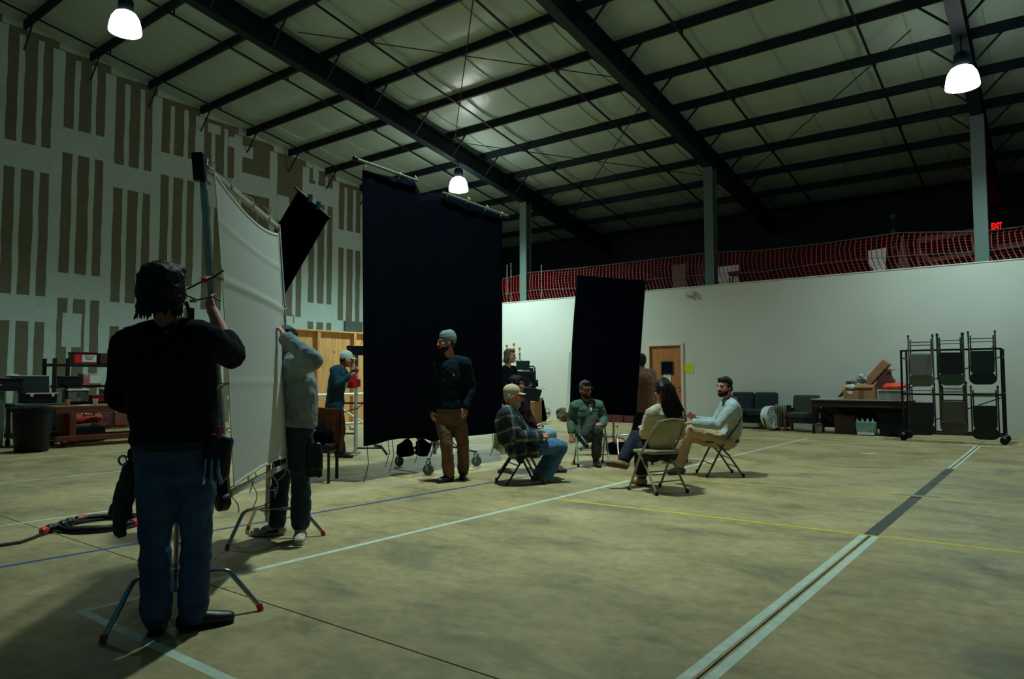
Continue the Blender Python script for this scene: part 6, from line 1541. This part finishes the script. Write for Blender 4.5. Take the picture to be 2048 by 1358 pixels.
def folded_chair(label, x, y, ztop, m, seatm, dz=0.0):
    """hung upside down: backrest arch at the bottom, feet on top"""
    t = thing('folded_chair', label, 'chair', (x, y, ztop - 0.98), 0, 'folded chairs on the rolling rack')
    w_ = 0.205; H_ = 0.98
    u = [(-w_, 0, H_), (-w_, 0, 0.16)] + [(-w_ + 0.11 - 0.11 * math.cos(a), 0, 0.13 - 0.11 * math.sin(a)) for a in [k * PI / 12 for k in range(1, 7)]]
    u = u + [(-p[0], p[1], p[2]) for p in u[::-1]]
    obj('frame', G().tube(u, 0.0125, 8), m, t)
    obj('leg', G().tube([(-w_ + 0.03, 0.035, H_ - 0.07), (-w_ + 0.03, 0.035, 0.36)], 0.011, 8), m, t)
    obj('leg', G().tube([(w_ - 0.03, 0.035, H_ - 0.07), (w_ - 0.03, 0.035, 0.36)], 0.011, 8), m, t)
    for z in (H_ - 0.13, H_ - 0.19):
        obj('stretcher', G().tube([(-w_, 0.01, z), (w_, 0.01, z)], 0.007, 6), m, t)
    def pan(hw, z0, z1, r, y, th):
        P_ = []
        for cx, cz_, a0 in ((hw - r, z1 - r, 0), (-hw + r, z1 - r, PI / 2), (-hw + r, z0 + r, PI), (hw - r, z0 + r, PI * 1.5)):
            P_ += [(cx + r * math.cos(a0 + k * PI / 8), cz_ + r * math.sin(a0 + k * PI / 8)) for k in range(5)]
        return G().prism(P_, (0, y, 0), (1, 0, 0), (0, 0, 1), (0, th, 0))
    obj('seat', pan(0.185, 0.22, 0.63, 0.04, -0.045, 0.035), seatm, t, bev=0.008)
    obj('backrest', pan(0.195, 0.02, 0.24, 0.1, -0.005, 0.012), m, t, bev=0.004)
    for s in (-1, 1):
        obj('foot_cap', G().lathe([(0.016, -0.03), (0.017, 0.0), (0.012, 0.012)], (s * w_, 0, H_), 8), RUBBER, t)
    return t
CG1 = mat('warm_grey_enamel', (108, 110, 104), 0.4); CG2 = mat('sea_green_enamel', (62, 92, 82), 0.4); CG3 = mat('dark_green_enamel', (26, 44, 44), 0.45); CPAD = mat('navy_vinyl', (12, 16, 28), 0.5); CGT = mat('taupe_enamel', (82, 78, 70), 0.45)
LILAC = mat('grey_lilac_seat', (128, 126, 132), 0.4, n=0.08, s=8)
rows = [(-2.09, 2.02, CG1, LILAC, 'grey folded chair with a pale seat, top left on the rolling rack'), (-1.6, 2.04, CG2, CPAD, 'sea-green folded chair with a black pad, top middle on the rolling rack'), (-1.11, 2.06, CG3, CG3, 'dark green folded chair, top right on the rolling rack'),
        (-2.09, 1.1, CH_DARK, CPAD, 'black folded chair, bottom left on the rolling rack'), (-1.58, 1.13, CGT, CGT, 'taupe folded chair, bottom middle on the rolling rack'), (-1.1, 1.06, CH_DARK, CPAD, 'black folded chair, bottom right on the rolling rack')]
for x, zt, m, sm, lab in rows:
    folded_chair(lab, x, CY0 - 0.1, zt, m, sm)
for x, zt, m, lab in ((-2.12, 2.04, CG1, 'grey folded chair hanging behind the top left one'), (-1.64, 2.05, CG2, 'sea-green folded chair hanging behind the top middle one'), (-1.62, 1.15, CGT, 'taupe folded chair hanging behind the bottom middle one')):
    folded_chair(lab, x, CY0 + 0.12, zt, m, m)

# ---------------- upper storey: orange safety net and stored things
t = thing('safety_netting', 'orange safety netting strung along the top of the partition between the columns', 'netting', (-7, 18.25, 3.69))
NETM = mat('orange_red_net', (150, 30, 26), 0.6)
def net_top(x):
    k = [(-19.2, 4.5), (-14.4, 4.52), (-13.3, 4.62), (-10.7, 4.58), (-7.4, 4.6), (-6.0, 4.5), (-4.5, 4.5), (-2.8, 4.55), (-1.25, 4.38), (2, 4.4), (9, 4.4)]
    for (a, za), (b, zb) in zip(k[:-1], k[1:]):
        if a <= x <= b: return za + (zb - za) * (x - a) / (b - a)
    return 4.4
rn = random.Random(9)
g = G(); x = -15.4; NX = []
while x < 1.6:
    NX.append(x); x += 0.112
for i, x in enumerate(NX):
    zt = net_top(x); ph = 0.02 * math.sin(i * 0.6)
    pts = [V((x + 0.13, 18.3, 3.70)), V((x + 0.06, 18.32 + ph, 3.86)), V((x + 0.0, 18.33, 4.05)), V((x - 0.02 + ph, 18.33, 4.3)), V((x + 0.02, 18.3, zt))]
    for p, q in zip(pts[:-1], pts[1:]):
        d = V((0.0105, 0, 0)); o_ = len(g.v)
        g.add([p - d, p + d, q + d, q - d], [(0, 1, 2, 3)])
so_ = obj('upright_strand', g, NETM, t, W=True, smooth=False); so_['kind'] = 'stuff'
g = G()
for q in range(12):
    v = q / 11.0
    for i in range(len(NX) - 1):
        def P_(i):
            zt = net_top(NX[i]); z = 3.71 + (zt - 3.71) * v; off = 0.13 * (1 - min(1, v * 2.4)) ** 1.5
            return V((NX[i] + off, 18.31 + 0.02 * math.sin(i * 0.6), z))
        a, b = P_(i), P_(i + 1); d = V((0, 0, 0.0018))
        g.add([a - d, b - d, b + d, a + d], [(0, 1, 2, 3)])
so_ = obj('level_strand', g, NETM, t, W=True, smooth=False); so_['kind'] = 'stuff'
WIRE = mat('bright_wire', (90, 104, 98), 0.5, 0.3)
for z0 in (0, 1):
    pts = []
    for x in (-15.4, -14.4, -13.3, -12, -10.7, -9, -7.4, -6, -4.5, -2.8, -1.25, 0.5, 1.6):
        pts.append((x, 18.27, net_top(x) + 0.01 if z0 else 4.0 + 0.05 * math.sin(x * 1.3)))
    obj('support_wire', G().tube(pts, 0.008, 5), WIRE, t, W=True)
def mezz_box(lab, x, z, w_, h, y, m, grp=None):
    t = thing('storage_box', lab, 'box', (x, y, z), 0, grp)
    obj('carton', G().box((x, y, z + h / 2 - 0.01), (w_, 0.4, h - 0.02)), m, t, W=True, bev=0.008)
    obj('lid', G().box((x, y, z + h - 0.015), (w_ + 0.02, 0.42, 0.03)), m, t, W=True)
BXM = mat('pale_mauve_carton', (104, 92, 88), 0.8); BXD = mat('dim_carton', (44, 44, 48), 0.8)
for k in range(4):
    mezz_box(('pale carton lowest of the stack upstairs', 'pale carton second from the bottom of the stack upstairs', 'pale carton third from the bottom of the stack upstairs', 'pale carton topmost of the stack upstairs')[k], -8.72 + 0.02 * (k % 2), 3.62 + 0.235 * k, 0.42, 0.235, 19.5, BXM, 'cartons stacked upstairs')
for k in range(4):
    mezz_box(('dim carton lowest, right of the pale stack upstairs', 'dim carton second from the bottom, right of the pale stack upstairs', 'dim carton third from the bottom, right of the pale stack upstairs', 'dim carton topmost, right of the pale stack upstairs')[k], -8.22, 3.62 + 0.225 * k, 0.38, 0.225, 19.7, BXD, 'cartons stacked upstairs')
WB = mat('pale_board', (236, 238, 234), 0.7, n=0.05, s=6)
t = thing('foam_board', 'large pale board lit upstairs behind the middle column', 'board', (-7.3, 19.6, 3.62))
obj('panel', G().box((-7.36, 19.6, 4.02), (0.62, 0.03, 0.78)), WB, t, W=True)
obj('panel_strut', G().bar((-7.36, 19.65, 4.2), (-7.36, 19.95, 3.63), 0.03, 0.03), WOODR, t, W=True)
t = thing('side_table', 'small dark table in front of the pale board upstairs', 'table', (-7.03, 19.3, 3.62))
obj('table_top', G().box((-7.02, 19.3, 4.12), (0.34, 0.3, 0.1)), BLACK, t, W=True, bev=0.01)
for x in (-7.16, -6.88):
    for y in (19.18, 19.42):
        obj('leg', G().bar((x, y, 3.62), (x, y, 4.08), 0.025, 0.025), BLACK, t, W=True)
t = thing('foam_board', 'pale notched board upstairs left of the timber structure', 'board', (-3.5, 19.6, 3.62))
obj('panel', G().prism([(-0.1, 0.0), (0.16, 0.0), (0.2, 0.84), (-0.21, 0.8), (-0.2, 0.45), (-0.1, 0.32)], (-3.52, 19.6, 3.63), (1, 0, 0), (0, 0, 1), (0, 0.03, 0)), WB, t, W=True)
obj('panel_strut', G().bar((-3.5, 19.65, 4.2), (-3.5, 19.95, 3.63), 0.03, 0.03), WOODR, t, W=True)
t = thing('timber_frame', 'unpainted timber frame leaning upstairs left of the right column', 'frame', (-2.2, 20, 3.62))
TM_ = mat('weathered_timber', (96, 78, 62), 0.85, n=0.2, s=4)
obj('beam', G().bar((-2.7, 20.0, 4.62), (-1.35, 20.0, 4.72), 0.05, 0.14), TM_, t, W=True)
obj('beam', G().bar((-2.4, 20.0, 4.1), (-1.3, 20.0, 4.22), 0.05, 0.12), TM_, t, W=True)
obj('beam', G().bar((0.1, 20.0, 4.3), (-1.2, 20.0, 4.26), 0.05, 0.12), TM_, t, W=True)
obj('beam', G().bar((-2.66, 20.05, 4.35), (-2.0, 20.05, 3.64), 0.05, 0.12), TM_, t, W=True)
for x in (-2.68, -1.5, 0.0):
    obj('post', G().bar((x, 20.05, 3.62), (x, 20.05, 4.7), 0.09, 0.05), TM_, t, W=True)
t = thing('prop_tree', 'grey cone-shaped prop with a star on top standing upstairs', 'prop', (-3.05, 20.3, 3.62))
obj('cone', G().prism([(-0.17, 0), (0.2, 0), (0.03, 1.2), (-0.03, 1.2)], (-3.05, 20.2, 3.62), (1, 0, 0), (0, 0, 1), (0, 0.12, 0)), mat('grey_prop', (104, 104, 92), 0.8), t, W=True)
obj('mast', G().tube([(-3.28, 20.5, 3.62), (-3.28, 20.5, 5.35)], 0.03, 8), mat('dark_mast', (40, 46, 42), 0.8), t, W=True)
for z in (5.0, 4.6, 5.4):
    obj('star', G().prism([(0.1 * (1 if k % 2 == 0 else 0.42) * math.sin(k * PI / 5), 0.1 * (1 if k % 2 == 0 else 0.42) * math.cos(k * PI / 5)) for k in range(10)], (-3.28, 20.42, z), (1, 0, 0), (0, 0, 1), (0, 0.03, 0)), mat('dull_star', (74, 84, 70), 0.7), t, W=True)
for x, z1, lab in ((-14.86, 5.1, 'thin metal pole upstairs, leftmost beside the tall backdrop'), (-14.69, 5.15, 'thin metal pole upstairs, second beside the tall backdrop'), (-13.42, 4.95, 'thin metal pole upstairs just right of the left column')):
    t = thing('thin_pole', lab, 'pole', (x, 19, 3.62), 0, 'thin poles upstairs')
    obj('shaft', G().tube([(x, 19, 3.64), (x, 19, z1)], 0.014, 8), STEEL, t, W=True)
    obj('foot_plate', G().lathe([(0.12, 3.62), (0.12, 3.64)], (x, 19, 0), 12), STEEL, t, W=True)
    obj('tip', G().ell((x, 19, z1), 0.024), STEEL, t, W=True)
t = thing('red_pole', 'tall thin red pole against the left column upstairs', 'pole', (-13.9, 19, 3.62))
obj('shaft', G().tube([(-13.93, 19, 3.64), (-13.86, 19, 5.85)], 0.016, 8), mat('dull_red', (96, 26, 30), 0.6), t, W=True)
obj('tip', G().ell((-13.86, 19, 5.9), (0.035, 0.035, 0.06)), STEEL, t, W=True)
obj('foot_plate', G().lathe([(0.12, 3.62), (0.12, 3.64)], (-13.93, 19, 0), 12), STEEL, t, W=True)
# exit sign
t = thing('exit_sign', 'red lit EXIT sign on the far wall upstairs', 'sign', (-1.25, YB - 0.02, 5.36))
obj('sign_box', G().box((-1.255, YB - 0.03, 5.475), (0.27, 0.06, 0.26)), BLACK, t, W=True)
tc_ = bpy.data.curves.new('exit_letters', 'FONT'); tc_.body = 'EXIT'; tc_.size = 0.235; tc_.extrude = 0.004; tc_.align_x = 'CENTER'; tc_.align_y = 'CENTER'; tc_.space_character = 0.98; tc_.offset = 0.009
to_ = bpy.data.objects.new('exit_letters', tc_); COL.objects.link(to_)
bpy.context.view_layer.update()
me = bpy.data.meshes.new_from_object(to_.evaluated_get(bpy.context.evaluated_depsgraph_get()))
bpy.data.objects.remove(to_)
xs = [v.co.x for v in me.vertices]; k_ = 0.25 / (max(xs) - min(xs))
eo = bpy.data.objects.new('exit_letters', me); COL.objects.link(eo); eo.parent = t
me.materials.clear(); me.materials.append(mat('red_glow', (255, 20, 24), 0.5, emit=1.6))
eo.rotation_euler = (PI / 2, 0, 0); eo.scale = (k_, 1.0, 1); eo.location = (-0.005, -0.045, 0.115)

bake()
